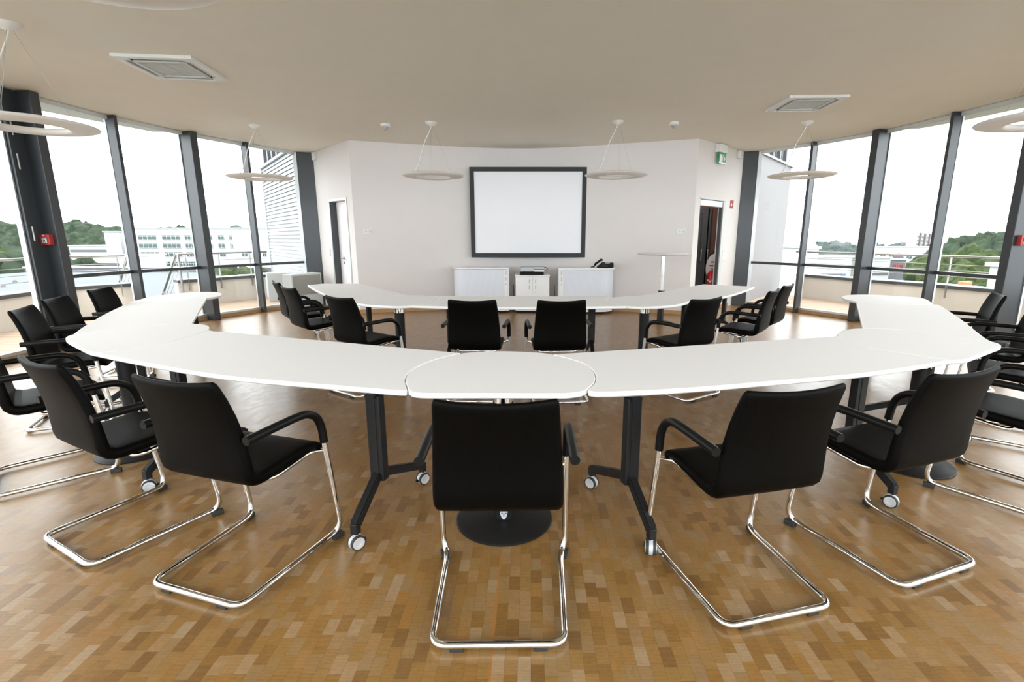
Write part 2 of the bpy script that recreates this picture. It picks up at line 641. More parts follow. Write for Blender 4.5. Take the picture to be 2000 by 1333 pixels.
def inset(pts, d):
    n = len(pts)
    area = sum(pts[i][0] * pts[(i + 1) % n][1] - pts[(i + 1) % n][0] * pts[i][1] for i in range(n))
    if area < 0:
        pts = list(reversed(pts))
    out = []
    for i in range(n):
        a, b, c = pts[i - 1], pts[i], pts[(i + 1) % n]
        e1, e2 = unit((b[0] - a[0], b[1] - a[1])), unit((c[0] - b[0], c[1] - b[1]))
        n1, n2 = (-e1[1], e1[0]), (-e2[1], e2[0])
        s = (n1[0] + n2[0], n1[1] + n2[1])
        k = 1 + n1[0] * n2[0] + n1[1] * n2[1]
        k = max(k, 0.4)
        out.append((b[0] + s[0] / k * d, b[1] + s[1] / k * d))
    return out

# ================================================================== ROOM
H = 3.2
GL = {'Y': (-4.0, 0.3), 'X': (-2.9, -0.8), 'V': (-1.5, -1.5), 'T': (0.0, -1.75), 'B': (-6.30, 6.46), 'M1': (-6.20, 7.65), 'C': (-5.87, 8.80), 'M2': (-5.43, 9.74), 'G': (-4.93, 10.72), 'M0': (-6.25, 5.25), 'A': (-6.02, 4.05), 'N': (-5.55, 2.9), 'Z': (-4.9, 1.6)}
GR = {'Y': (4.0, 0.3), 'X': (2.9, -0.8), 'V': (1.5, -1.5), 'T': (0.0, -1.75), 'B': (6.27, 6.32), 'M1': (6.13, 7.46), 'C': (5.90, 8.66), 'M2': (5.34, 9.68), 'G': (4.74, 10.62), 'M0': (6.22, 5.15), 'A': (6.0, 3.95), 'N': (5.5, 2.75), 'Z': (4.85, 1.5)}
W1, W2 = (-3.34, 9.50), (3.03, 9.35)
WLE, WRE = (-4.58, 10.84), (4.42, 10.72)

def curve_back():
    P = [W1, (-2.2, 9.90), (-1.05, 10.24), (-0.15, 10.36), (0.75, 10.20), (1.9, 9.76), W2]
    return catmull(P, 8)
BACK = curve_back()

# floor + ceiling outlines
room = [GL['G'], GL['M2'], GL['C'], GL['M1'], GL['B'], GL['M0'], GL['A'], GL['N'], GL['Z'], GL['Y'], GL['X'], GL['V'], GL['T'], GR['V'], GR['X'], GR['Y'], GR['Z'], GR['N'], GR['A'], GR['M0'], GR['B'], GR['M1'], GR['C'], GR['M2'], GR['G'], (5.2, 12.6), (-5.2, 12.6)]
def outline(out):
    c = (0, 5.5)
    r = []
    for p in room:
        v = (p[0] - c[0], p[1] - c[1])
        l = math.hypot(*v)
        r.append((c[0] + v[0] * (l + out) / l, c[1] + v[1] * (l + out) / l))
    return r
struct(MB().prism(outline(0.02), -0.15, 0.0).build('floor', M['floor']), 'honey coloured end-grain wood block floor with a thin cork strip')
struct(MB().prism(outline(0.06), H, H + 0.25).build('ceiling', M['ceiling']), 'plain warm grey plaster ceiling')

# curved back wall
def wall_strip(pts, th, z0, z1, back):
    """thick wall following pts, thickness towards 'back' side (unit sign)"""
    n = len(pts)
    off = []
    for i in range(n):
        a, b = pts[max(i - 1, 0)], pts[min(i + 1, n - 1)]
        e = unit((b[0] - a[0], b[1] - a[1]))
        nn = (-e[1] * back, e[0] * back)
        off.append(vadd(pts[i], nn, th))
    return list(pts) + list(reversed(off))
mb = MB()
n = len(BACK)
for i in range(n - 1):
    pass
poly = wall_strip(BACK, 0.25, 0, H, 1)
mb.prism(poly, 0.0, H)
wb_ = struct(mb.build('wall_back', M['wall']), 'off-white back wall bent gently inwards behind the screen')
sk = wall_strip([vadd(p, (0, -0.016)) for p in BACK], 0.015, 0, 0.07, 1)
struct(MB().prism(sk, 0.0, 0.075).build('baseboard_back', M['skirting']), 'low oak skirting along the back wall')

# angled door walls --------------------------------------------------
def door_wall(name, P0, P1, s0, s1, htop, lab, front, TH=0.22):
    """wall from P0 to P1 with an opening between s0 and s1 (metres along it); front=+1/-1 gives the room-side normal"""
    e = unit((P1[0] - P0[0], P1[1] - P0[1]))
    ln = math.hypot(P1[0] - P0[0], P1[1] - P0[1])
    nb = (-e[1] * front, e[0] * front)      # towards the room
    T = TH
    mb = MB()
    def blk(a, b, z0, z1):
        A, B = vadd(P0, e, a), vadd(P0, e, b)
        mb.prism([A, B, vadd(B, nb, -T), vadd(A, nb, -T)], z0, z1)
    blk(0, s0, 0, H)
    blk(s1, ln, 0, H)
    blk(s0, s1, htop, H)
    w = struct(mb.build(name, M['wall']), lab)
    return e, nb, w, T

eL, nL, wl, TW = door_wall('wall_left', W1, WLE, 0.30, 1.12, 2.17, 'white angled wall left of the back wall, holding the closed door', 1)
if nL[1] > 0:
    nL = (-nL[0], -nL[1])
eR, nR, wr, TW = door_wall('wall_right', W2, WRE, 0.20, 1.16, 2.17, 'white angled wall right of the back wall, holding the open doorway', -1, 0.10)

def on(P0, e, nb, s, out=0.0):
    p = vadd(P0, e, s)
    return vadd(p, nb, out)

# skirtings on the angled walls
def skirt(name, P0, e, nb, a, b, lab):
    A, B = on(P0, e, nb, a, 0.001), on(P0, e, nb, b, 0.001)
    struct(MB().prism([A, B, vadd(B, nb, 0.015), vadd(A, nb, 0.015)], 0, 0.075).build(name, M['skirting']), lab)
skirt('baseboard_left', W1, eL, nL, 0.0, 0.24, 'short oak skirting beside the closed door')
skirt('baseboard_right', W2, eR, nR, 1.30, 1.74, 'short oak skirting beside the open doorway')

# left door (door_1): white leaf set back behind a dark jamb
d1 = thing('door_1', 'white door leaf in a dark recess, steel lever on its left', None, on(W1, eL, nL, 0.71) + (0,), math.atan2(eL[1], eL[0]), kind='structure')
sgn = 1 if (-eL[1] * nL[0] + eL[0] * nL[1]) > 0 else -1       # local +y towards the room when sgn = 1
mb = MB()
mb.box(0.405, -sgn * 0.075, 1.085, 0.01, 0.15, 2.17)            # far jamb (at larger s)
mb.build('jamb', M['darkdoor'], d1)
mb = MB()
for sx in (-1, 1):
    mb.box(sx * 0.428, sgn * 0.008, 1.10, 0.036, 0.016, 2.20, bev=0.003)
mb.box(0, sgn * 0.008, 2.19, 0.89, 0.016, 0.04, bev=0.003)
mb.build('door_frame', M['alu'], d1)
MB().box(0, -sgn * 0.150, 1.08, 0.80, 0.04, 2.15).build('door_leaf', M['doorwhite'], d1)
mb = MB()
mb.sweep([(0.20, -sgn * 0.13, 1.04), (0.20, -sgn * 0.075, 1.04), (0.06, -sgn * 0.075, 1.04)], 0.012, 10, fillet=0.02)
mb.cyl((0.20, -sgn * 0.132, 1.04), (0.20, -sgn * 0.120, 1.04), 0.026)
mb.cyl((0.20, -sgn * 0.132, 0.95), (0.20, -sgn * 0.118, 0.95), 0.024)
mb.build('door_handle', M['steel'], d1)

# right doorway (door_2) with the open dark leaf, plus the little hall behind it
d2 = thing('door_2', 'open doorway with pale lintel and dark door leaf swung back', None, on(W2, eR, nR, 0.68) + (0,), math.atan2(eR[1], eR[0]), kind='structure')
# local +y is away from the room or towards it
sg2 = 1 if (-eR[1] * nR[0] + eR[0] * nR[1]) > 0 else -1
mb = MB()
mb.box(0.468, -sg2 * 0.034, 1.06, 0.024, 0.060, 2.12, bev=0.004)
mb.build('jamb', M['darkdoor'], d2)
MB().box(0.462, -sg2 * 0.078, 1.06, 0.022, 0.022, 2.08, bev=0.004).build('seal_strip', M['silver'], d2)
mb = MB()
mb.box(0.535, sg2 * 0.006, 1.085, 0.105, 0.012, 2.17, bev=0.003)
mb.box(0.04, sg2 * 0.006, 2.185, 1.10, 0.012, 0.022, bev=0.003)
mb.build('door_frame', M['lightgrey'], d2)
MB().box(0, -sg2 * 0.035, 2.105, 0.93, 0.065, 0.11, bev=0.01).build('lintel', M['tambour'], d2)
# hall behind the doorway: brown-red end wall with a dark double door
YH = 11.75
r_ = thing('door_3', 'dark double door with steel pull handles in the hall behind the open doorway', None, (4.15, YH - 0.03, 0), 0, kind='structure')
for s_ in (-1, 1):
    mb = MB()
    hw_ = 0.36 if s_ < 0 else 0.022
    x0 = s_ * (hw_ + 0.04)
    for xx in (x0 - hw_, x0 + hw_):
        mb.box(xx, 0, 1.06, 0.08, 0.05, 2.12, bev=0.004)
    mb.box(x0, 0, 2.07, max(2 * hw_ - 0.06, 0.02), 0.05, 0.10, bev=0.004)
    mb.box(x0, 0, 0.52, max(2 * hw_ - 0.06, 0.02), 0.05, 1.00, bev=0.004)
    mb.box(x0, 0.012, 1.5, 2 * hw_ - 0.04, 0.02, 1.1)
    leaf = mb.build('door_leaf', M['darkdoor'], r_)
    mb = MB()
    mb.sweep([(s_ * 0.075, -0.025, 0.90), (s_ * 0.075, -0.075, 0.90), (s_ * 0.075, -0.075, 1.18), (s_ * 0.075, -0.025, 1.18)], 0.016, 10, fillet=0.015)
    mb.build('pull_handle', M['steel'], leaf)
r_.location = (4.065, YH - 0.03, 0)
r_.rotation_euler = (0, 0, 0.0)
hall = MB()
hall.prism([(2.6, YH), (5.06, YH), (5.12, YH + 0.10), (2.6, YH + 0.12)], 0, 2.6)
hall.prism([(2.6, 10.2), (2.7, 10.2), (2.7, YH), (2.6, YH)], 0, 2.6)
struct(hall.build('wall_hall', M['brown']), 'brown-red wall of the hall behind the open doorway')
struct(MB().prism([(2.6, 9.95), (3.05, 9.6), (4.5, 10.92), (4.72, 11.2), (5.1, YH + 0.1), (2.6, YH + 0.1)], 2.6, 2.7).build('ceiling_hall', M['white']))
# fill light: an unseen glowing disc added under the hall ceiling to brighten it
r_ = thing('hall_fill_light', 'flush ceiling light of the hall', None, (3.5, 11.0, 2.57), 0, kind='structure')
MB().lathe(0, 0, [(0, 0.03), (0.16, 0.03), (0.16, 0.0), (0.14, -0.03), (0, -0.035)], 28).build('fill_disc', M['hallfill'], r_)
# dark stair handrail running down the hall wall
struct(MB().beam((4.28, YH - 0.06, 1.10), (4.75, YH - 0.06, 1.42), 0.05, 0.10, bev=0.01).build('trim_12', M['darkdoor']), 'dark sloping handrail on the brown hall wall')

# rear walls (behind the camera, only there to close the room)
def plain_wall(name, P0, P1, th, z0=0, z1=H):
    e = unit((P1[0] - P0[0], P1[1] - P0[1]))
    nn = (-e[1], e[0])
    mid = ((P0[0] + P1[0]) / 2, (P0[1] + P1[1]) / 2)
    if nn[0] * (0 - mid[0]) + nn[1] * (5 - mid[1]) > 0:
        nn = (-nn[0], -nn[1])
    return struct(MB().prism([P0, P1, vadd(P1, nn, th), vadd(P0, nn, th)], z0, z1).build(name, M['wall']))
# ------------------------------------------------------------------ glazed facades
def inward(G, a, b):
    e = unit((G[b][0] - G[a][0], G[b][1] - G[a][1]))
    nn = (-e[1], e[0])
    mid = G[a]
    if nn[0] * (0 - mid[0]) + nn[1] * (5.5 - mid[1]) < 0:
        nn = (-nn[0], -nn[1])
    return e, nn

def window(idx, G, a, b, c, lab, transom=True):
    """one facade bay a-b-c : b is the intermediate mullion"""
    root = thing('window_%d' % idx, lab, None, (G[b][0], G[b][1], 0), 0, kind='structure')
    O = G[b]
    rel = lambda p: (p[0] - O[0], p[1] - O[1])
    # mullion: grey fin inside the glass
    e1, n1 = inward(G, a, b)
    e2, n2 = inward(G, b, c)
    nm = unit((n1[0] + n2[0], n1[1] + n2[1]))
    rm = math.atan2(nm[1], nm[0])
    mb = MB()
    mb.box(nm[0] * 0.085, nm[1] * 0.085, H / 2, 0.15, 0.05, H - 0.01, rz=rm, bev=0.004)
    mb.build('mullion', M['column'], root)
    mb = MB()
    mb.box(0, 0, H / 2, 0.03, 0.062, H - 0.02, rz=rm)
    mb.build('glazing_bead', M['alu'], root)
    for (p, q, e, nn) in ((a, b, e1, n1), (b, c, e2, n2)):
        P, Q = rel(G[p]), rel(G[q])
        ang = math.atan2(Q[1] - P[1], Q[0] - P[0])
        ln = math.hypot(Q[0] - P[0], Q[1] - P[1])
        mx, my = (P[0] + Q[0]) / 2, (P[1] + Q[1]) / 2
        fx = lambda o: (mx + nn[0] * o, my + nn[1] * o)
        zt = 0.94
        if transom:
            x, y = fx(0.03)
            MB().box(x, y, zt, ln - 0.05, 0.06, 0.05, rz=ang, bev=0.003).build('transom', M['column'], root)
            panes = ((0.10, zt - 0.02), (zt + 0.02, H - 0.05))
        else:
            panes = ((0.10, H - 0.05),)
        for z0, z1 in panes:
            MB().box(mx, my, (z0 + z1) / 2, ln - 0.03, 0.008, z1 - z0, rz=ang).build('pane', M['glass'], root)
        x, y = fx(0.02)
        MB().box(x, y, 0.085, ln - 0.02, 0.07, 0.04, rz=ang, bev=0.003).build('sill', M['alu'], root)
        MB().box(x, y, H - 0.03, ln - 0.02, 0.06, 0.055, rz=ang, bev=0.003).build('head', M['lightgrey'], root)
        x, y = fx(0.015)
        MB().box(x, y, 0.033, ln - 0.01, 0.075, 0.064, rz=ang).build('threshold', M['skirting'], root)
    return root

window(1, GL, 'C', 'M2', 'G', 'tall window bay at the far left, looking onto the louvred wall')
window(2, GL, 'B', 'M1', 'C', 'tall window bay at the left, looking onto the white office block')
w3 = window(3, GL, 'A', 'M0', 'B', 'glazed balcony door bay at the left edge', transom=False)
window(4, GL, 'Z', 'N', 'A', 'window bay at the left behind the camera')
window(5, GR, 'G', 'M2', 'C', 'tall window bay at the far right, looking onto the plain white wall')
window(6, GR, 'C', 'M1', 'B', 'tall window bay at the right, looking onto the green hill')
window(7, GR, 'B', 'M0', 'A', 'window bay at the right edge', transom=False)
window(8, GR, 'A', 'N', 'Z', 'window bay at the right behind the camera')
window(9, GL, 'X', 'Y', 'Z', 'window bay behind the camera at the left')
window(10, GR, 'Z', 'Y', 'X', 'window bay behind the camera at the right')
window(11, GL, 'T', 'V', 'X', 'window bay straight behind the camera, left half')
window(12, GR, 'X', 'V', 'T', 'window bay straight behind the camera, right half')
# balcony door stile and hinges beside the left column
O = GL['M0']
e_, n_ = inward(GL, 'M0', 'B')
mb = MB()
p = vadd(GL['B'], e_, -0.16)
mb.box(p[0] - O[0] + n_[0] * 0.02, p[1] - O[1] + n_[1] * 0.02, H / 2, 0.20, 0.09, H - 0.02, rz=math.atan2(e_[1], e_[0]), bev=0.004)
mb.build('door_stile', M['column'], w3)
mb = MB()
p = vadd(vadd(GL['B'], e_, -0.21), n_, 0.075)
for z in (1.50, 2.36, 2.75):
    mb.cyl((p[0] - O[0], p[1] - O[1], z - 0.09), (p[0] - O[0], p[1] - O[1], z + 0.09), 0.011, 10)
mb.build('hinge', M['steel'], w3)
p = vadd(GL['B'], e_, -0.275)
mb = MB()
mb.box(p[0] - O[0], p[1] - O[1], H / 2, 0.02, 0.06, H - 0.02, rz=math.atan2(e_[1], e_[0]))
mb.build('glazing_bead', M['alu'], w3)

# structural columns
def column(name, G, k, a, b, lab, depth=0.26, w=0.12):
    e1, n1 = inward(G, a, k)
    e2, n2 = inward(G, k, b)
    nm = unit((n1[0] + n2[0], n1[1] + n2[1]))
    c = vadd(G[k], nm, depth / 2 - 0.02)
    root = thing(name, lab, None, (c[0], c[1], 0), math.atan2(nm[1], nm[0]), kind='structure')
    MB().box(0, 0, H / 2, depth, w, H - 0.004, bev=0.006).build('shaft', M['column'], root)
    mb = MB()
    mb.box(-depth / 2 - 0.01, 0, H / 2, 0.03, w + 0.03, H - 0.01)
    mb.build('glazing_bead', M['alu'], root)
    return root, nm
column('trim_1', GL, 'C', 'M1', 'M2', 'dark steel column between the two left window bays')
cB, nB = column('trim_2', GL, 'B', 'M0', 'M1', 'dark steel column at the left edge carrying the fire alarm')
column('trim_3', GR, 'C', 'M1', 'M2', 'dark steel column between the two right window bays')
cBR, nBR = column('trim_4', GR, 'B', 'M0', 'M1', 'dark steel column at the right edge')
column('trim_5', GL, 'A', 'N', 'M0', None)
column('trim_6', GR, 'A', 'N', 'M0', None)
for nm_, G, We, sx, lab in (('trim_7', GL, WLE, -1, 'dark corner column between left windows and the closed door'), ('trim_8', GR, WRE, 1, 'dark corner column between right windows and the open doorway')):
    g = G['G']
    q = We
    e = unit((q[0] - g[0], q[1] - g[1]))
    root = thing(nm_, lab, None, ((g[0] + q[0]) / 2, (g[1] + q[1]) / 2, 0), math.atan2(e[1], e[0]), kind='structure')
    ln = math.hypot(q[0] - g[0], q[1] - g[1])
    MB().box(0.03 * 1, 0.06 * (1 if sx < 0 else -1), H / 2, ln - 0.05, 0.16, H - 0.004, bev=0.006).build('shaft', M['column'], root)
    MB().box(-ln / 2 + 0.02, 0, H / 2, 0.07, 0.05, H - 0.01).build('glazing_bead', M['alu'], root)

# outside soffit (eaves) seen through the upper panes
sof = [vadd(GL['C'], (-0.05, 0)), (-6.36, 8.79), U(300, 258, H), U(203, 240, H), U(82, 217, H), (-6.72, 6.4), (-6.45, 5.2), (-6.2, 3.6), GL['N'], GL['A'], GL['M0'], GL['B'], GL['M1']]
struct(MB().prism(sof, H + 0.0, H + 0.12).build('trim_9', M['soffit']), 'pale eaves panel outside the left windows')
sof = [vadd(GR['C'], (0.05, 0)), U(1800, 251, H), U(1883, 236, H), U(1990, 213, H), (7.2, 6.2), (7.1, 4.0), (6.1, 2.0), GR['N'], GR['A'], GR['M0'], GR['B'], GR['M1']]
struct(MB().prism(sof, H + 0.0, H + 0.12).build('trim_10', M['soffit']), 'pale eaves panel outside the right windows')

# ================================================================== CHAIRS
def ring_pts(w, t, cr, ns=5):
    """rounded rectangle outline, half width w (x), half thickness t (n)"""
    cr = min(cr, t * 0.98)
    pts = []
    for (cx, cy, a0) in ((w - cr, t - cr, 0), (-(w - cr), t - cr, 90), (-(w - cr), -(t - cr), 180), (w - cr, -(t - cr), 270)):
        for k in range(ns):
            a = math.radians(a0 + 90 * k / (ns - 1))
            pts.append((cx + cr * math.cos(a), cy + cr * math.sin(a)))
    # add points along the long sides
    out = []
    for i in range(len(pts)):
        p, q = pts[i], pts[(i + 1) % len(pts)]
        out.append(p)
        if abs(p[0] - q[0]) > 0.1:
            for k in range(1, 8):
                out.append((p[0] + (q[0] - p[0]) * k / 8, p[1] + (q[1] - p[1]) * k / 8))
    return out

def loft_shell(stations, name, m, parent, dish):
    """stations: (y, z, halfwidth, halfthick); cushion skin swept along a side profile"""
    mb = MB()
    rings = []
    n = len(stations)
    for i, (y, z, w, t) in enumerate(stations):
        a, b = stations[max(i - 1, 0)], stations[min(i + 1, n - 1)]
        ty, tz = b[0] - a[0], b[1] - a[1]
        l = math.hypot(ty, tz)
        ty, tz = ty / l, tz / l
        ny, nz = -tz, ty          # normal in the profile plane
        ring = []
        for (px, pn) in ring_pts(w, t, t * 0.9):
            d = dish[i] * (abs(px) / 0.22) ** 2 if isinstance(dish, list) else dish * (abs(px) / 0.22) ** 2
            ring.append(mb.bm.verts.new((px, y + ny * (pn + d), z + nz * (pn + d))))
        rings.append(ring)
    k = len(rings[0])
    for i in range(n - 1):
        for j in range(k):
            f = mb.bm.faces.new((rings[i][j], rings[i][(j + 1) % k], rings[i + 1][(j + 1) % k], rings[i + 1][j]))
            f.smooth = True
    for ring in (rings[0], rings[-1]):
        f = mb.bm.faces.new(ring)
        f.smooth = True
    return mb.build(name, m, parent)

def make_chair():
    t = thing('cantilever_chair', '', 'chair')
    # side profile of the upholstered shell: y forward, z up
    seat = [(0.282, 0.462, 0.215, 0.004), (0.280, 0.468, 0.224, 0.010), (0.268, 0.480, 0.230, 0.016), (0.245, 0.490, 0.233, 0.020), (0.20, 0.497, 0.235, 0.023), (0.14, 0.497, 0.236, 0.025),
            (0.07, 0.492, 0.237, 0.026), (0.0, 0.486, 0.237, 0.027), (-0.06, 0.483, 0.237, 0.027), (-0.090, 0.486, 0.237, 0.027), (-0.106, 0.492, 0.2365, 0.0265)]
    back = [(-0.080, 0.4855, 0.2365, 0.0265), (-0.112, 0.494, 0.237, 0.027), (-0.128, 0.510, 0.237, 0.026), (-0.136, 0.535, 0.237, 0.025), (-0.142, 0.58, 0.236, 0.023), (-0.150, 0.64, 0.233, 0.021),
            (-0.162, 0.70, 0.229, 0.019), (-0.180, 0.77, 0.224, 0.018), (-0.204, 0.84, 0.218, 0.017), (-0.222, 0.884, 0.214, 0.016), (-0.232, 0.906, 0.211, 0.014), (-0.237, 0.916, 0.206, 0.009), (-0.239, 0.920, 0.200, 0.003)]
    loft_shell(list(reversed(seat)), 'seat', M['leather'], t, 0.0)
    ds = [0.0, -0.002, -0.004, -0.006, -0.009, -0.012, -0.016, -0.020, -0.024, -0.026, -0.027, -0.028, -0.028]
    loft_shell(back, 'backrest', M['leather'], t, ds)
    # chrome sled frame
    r = 0.0135
    side = lambda s: [(s * 0.278, 0.236, 0.53), (s * 0.284, 0.292, 0.075), (s * 0.268, 0.275, 0.030), (s * 0.258, 0.215, 0.024), (s * 0.240, -0.26, 0.024)]
    pts = side(-1) + list(reversed(side(1)))
    mb = MB()
    mb.sweep(pts, r, 12, fillet=[0, 0.05, 0.03, 0.03, 0.055, 0.055, 0.03, 0.03, 0.05, 0])
    mb.build('sled_frame', M['chrome'], t)
    # seat support loop
    mb = MB()
    mb.sweep([(-0.274, 0.243, 0.478), (-0.20, 0.235, 0.462), (-0.185, 0.0, 0.428), (0.185, 0.0, 0.428), (0.20, 0.235, 0.462), (0.274, 0.243, 0.478)], 0.0105, 10, fillet=0.06)
    mb.build('seat_support', M['chrome'], t)
    for s in (-1, 1):
        mb = MB()
        mb.sweep([(s * 0.278, 0.237, 0.522), (s * 0.279, 0.228, 0.600), (s * 0.278, 0.205, 0.655), (s * 0.277, 0.150, 0.690), (s * 0.276, 0.080, 0.694), (s * 0.274, -0.04, 0.692), (s * 0.272, -0.167, 0.688)], 0.0185, 12, fillet=0.04)
        mb.build('armrest', M['blackplastic'], t)
    for s in (-1, 1):
        MB().box(s * 0.279, 0.272, 0.013, 0.030, 0.055, 0.026, rz=s * -0.25, bev=0.004).build('glide', M['rubber'], t)
        MB().box(s * 0.150, -0.26, 0.007, 0.050, 0.020, 0.014, bev=0.003).build('glide', M['rubber'], t)
    return t

CH = [
 (-0.12, 1.75, 0.8, 'black leather cantilever chair nearest the camera, seen straight from behind, at the middle link table', 'chairs around the outer table ring'),
 (-1.30, 1.99, -17.4, 'black cantilever chair left of the nearest middle chair, back to the camera', 'chairs around the outer table ring'),
 (-2.05, 2.26, -27.8, 'black cantilever chair second to the left of the nearest middle chair, whole back visible', 'chairs around the outer table ring'),
 (-3.01, 2.86, -45.0, 'black cantilever chair cut by the left edge, its seat behind the second left chair', 'chairs around the outer table ring'),
 (-3.70, 3.80, -62.1, 'black cantilever chair nearest of three before the balcony door at the left edge', 'chairs around the outer table ring'),
 (-4.07, 4.44, -70.2, 'black cantilever chair in front of the left edge column, middle one of three', 'chairs around the outer table ring'),
 (-4.38, 5.25, -75.8, 'black cantilever chair farthest along the left wing, only its back over the tabletop', 'chairs around the outer table ring'),
 (0.90, 1.88, 13.4, 'black cantilever chair right of the nearest middle chair, back to the camera', 'chairs around the outer table ring'),
 (1.69, 2.11, 19.3, 'black cantilever chair second to the right of the nearest middle chair, whole back visible', 'chairs around the outer table ring'),
 (2.75, 2.60, 34.0, 'black cantilever chair cut by the right edge, sled frame running out of the picture', 'chairs around the outer table ring'),
 (3.55, 3.42, 50.0, 'black cantilever chair at the right, seat poking past the right link table tip', 'chairs around the outer table ring'),
 (3.98, 4.06, 56.0, 'black cantilever chair cut by the right edge just behind the right link table', 'chairs around the outer table ring'),
 (4.28, 4.76, 59.4, 'black cantilever chair farthest along the right wing, in front of the right edge column', 'chairs around the outer table ring'),
 (-2.95, 6.13, -53.1, 'black cantilever chair farthest out at the left end of the inner table', 'chairs around the inner table'),
 (-2.50, 5.49, -45.3, 'black cantilever chair second from the left end of the inner table', 'chairs around the inner table'),
 (-1.63, 4.62, -35.4, 'black cantilever chair third from the left end of the inner table, turned half right', 'chairs around the inner table'),
 (-0.50, 4.41, -2.5, 'black cantilever chair left of two side by side in front of the screen', 'chairs around the inner table'),
 (0.25, 4.39, 4.1, 'black cantilever chair right of two side by side in front of the screen', 'chairs around the inner table'),
 (1.45, 4.51, 32.7, 'black cantilever chair third from the right end of the inner table, turned half left', 'chairs around the inner table'),
 (2.34, 5.17, 51.9, 'black cantilever chair second from the right end of the inner table', 'chairs around the inner table'),
 (2.79, 5.75, 48.7, 'black cantilever chair farthest out at the right end of the inner table', 'chairs around the inner table'),
]
chair0 = make_chair()
for i, (x, y, hdg, lab, grp) in enumerate(CH):
    if i == 0:
        chair0.location = (x, y, 0)
        chair0.rotation_euler = (0, 0, math.radians(hdg))
        chair0['label'] = lab
        chair0['group'] = grp
    else:
        dup(chair0, (x, y, 0), math.radians(hdg), lab, grp)

# ================================================================== TABLES
ZT = 0.74
px = lambda L: [U(x, y, ZT) for x, y in L]

def tabletop(outline, root):
    """white laminate board with a rounded pale edge; outline in world plan coordinates"""
    ox, oy = root.location[0], root.location[1]
    P = [(p[0] - ox, p[1] - oy) for p in outline]
    # drop near-duplicate points
    Q = []
    for p in P:
        if not Q or math.hypot(p[0] - Q[-1][0], p[1] - Q[-1][1]) > 0.028:
            Q.append(p)
    while math.hypot(Q[0][0] - Q[-1][0], Q[0][1] - Q[-1][1]) < 0.028:
        Q.pop()
    P = inset(Q, 0.002)
    mb = MB()
    lay = [(0.006, ZT - 0.028), (0.0, ZT - 0.022), (0.0, ZT - 0.006), (0.002, ZT - 0.001), (0.005, ZT)]
    rings = []
    for d, z in lay:
        rings.append([mb.bm.verts.new((p[0], p[1], z)) for p in inset(P, d)])
    k = len(rings[0])
    for i in range(len(rings) - 1):
        for j in range(k):
            f = mb.bm.faces.new((rings[i][j], rings[i][(j + 1) % k], rings[i + 1][(j + 1) % k], rings[i + 1][j]))
            f.material_index = 1
            f.smooth = False
    f = mb.bm.faces.new(list(reversed(rings[0])))
    f.material_index = 1
    f = mb.bm.faces.new(rings[-1])
    f.material_index = 0
    mb.build('tabletop', [M['top'], M['edge']], root)

def make_caster(x, y, rz, root, r=0.036, parentpart=None):
    """twin wheel caster: hub, two wheels with silver discs; touches the floor at (x, y)"""
    c, s = math.cos(rz), math.sin(rz)
    loc = lambda a, b: (x + c * a - s * b, y + s * a + c * b)
    mb = MB()
    for sd in (-1, 1):
        a0, a1 = loc(sd * 0.008, 0), loc(sd * 0.024, 0)
        mb.lathe_axis((a0[0], a0[1], r), (a1[0], a1[1], r), [(0, 0), (r * 0.96, 0), (r, 0.25), (r, 0.75), (r * 0.93, 1), (0, 1)], 24)
    wheel = mb.build('caster', M['rubber'], root)
    mb = MB()
    for sd in (-1, 1):
        a0, a1 = loc(sd * 0.0235, 0), loc(sd * 0.0265, 0)
        mb.lathe_axis((a0[0], a0[1], r), (a1[0], a1[1], r), [(0, 0), (r * 0.82, 0), (r * 0.80, 0.8), (r * 0.35, 1), (r * 0.3, 0.7), (0, 0.7)], 24)
    a0, a1 = loc(-0.009, 0), loc(0.009, 0)
    mb.lathe_axis((a0[0], a0[1], r), (a1[0], a1[1], r), [(0, 0), (r * 1.03, 0), (r * 1.03, 1), (0, 1)], 24)
    mb.cyl((x, y, r), (x, y, r * 2 + 0.03), 0.011, 12)
    disc = mb.build('wheel_cover', M['castergrey'], wheel)
    mb = MB()
    b0, b1 = loc(0, r * 0.8), loc(0, r * 1.35)
    mb.beam((b0[0], b0[1], r * 1.0), (b1[0], b1[1], r * 0.85), 0.02, 0.012, bev=0.004)
    mb.build('brake_pedal', M['blackplastic'], wheel)

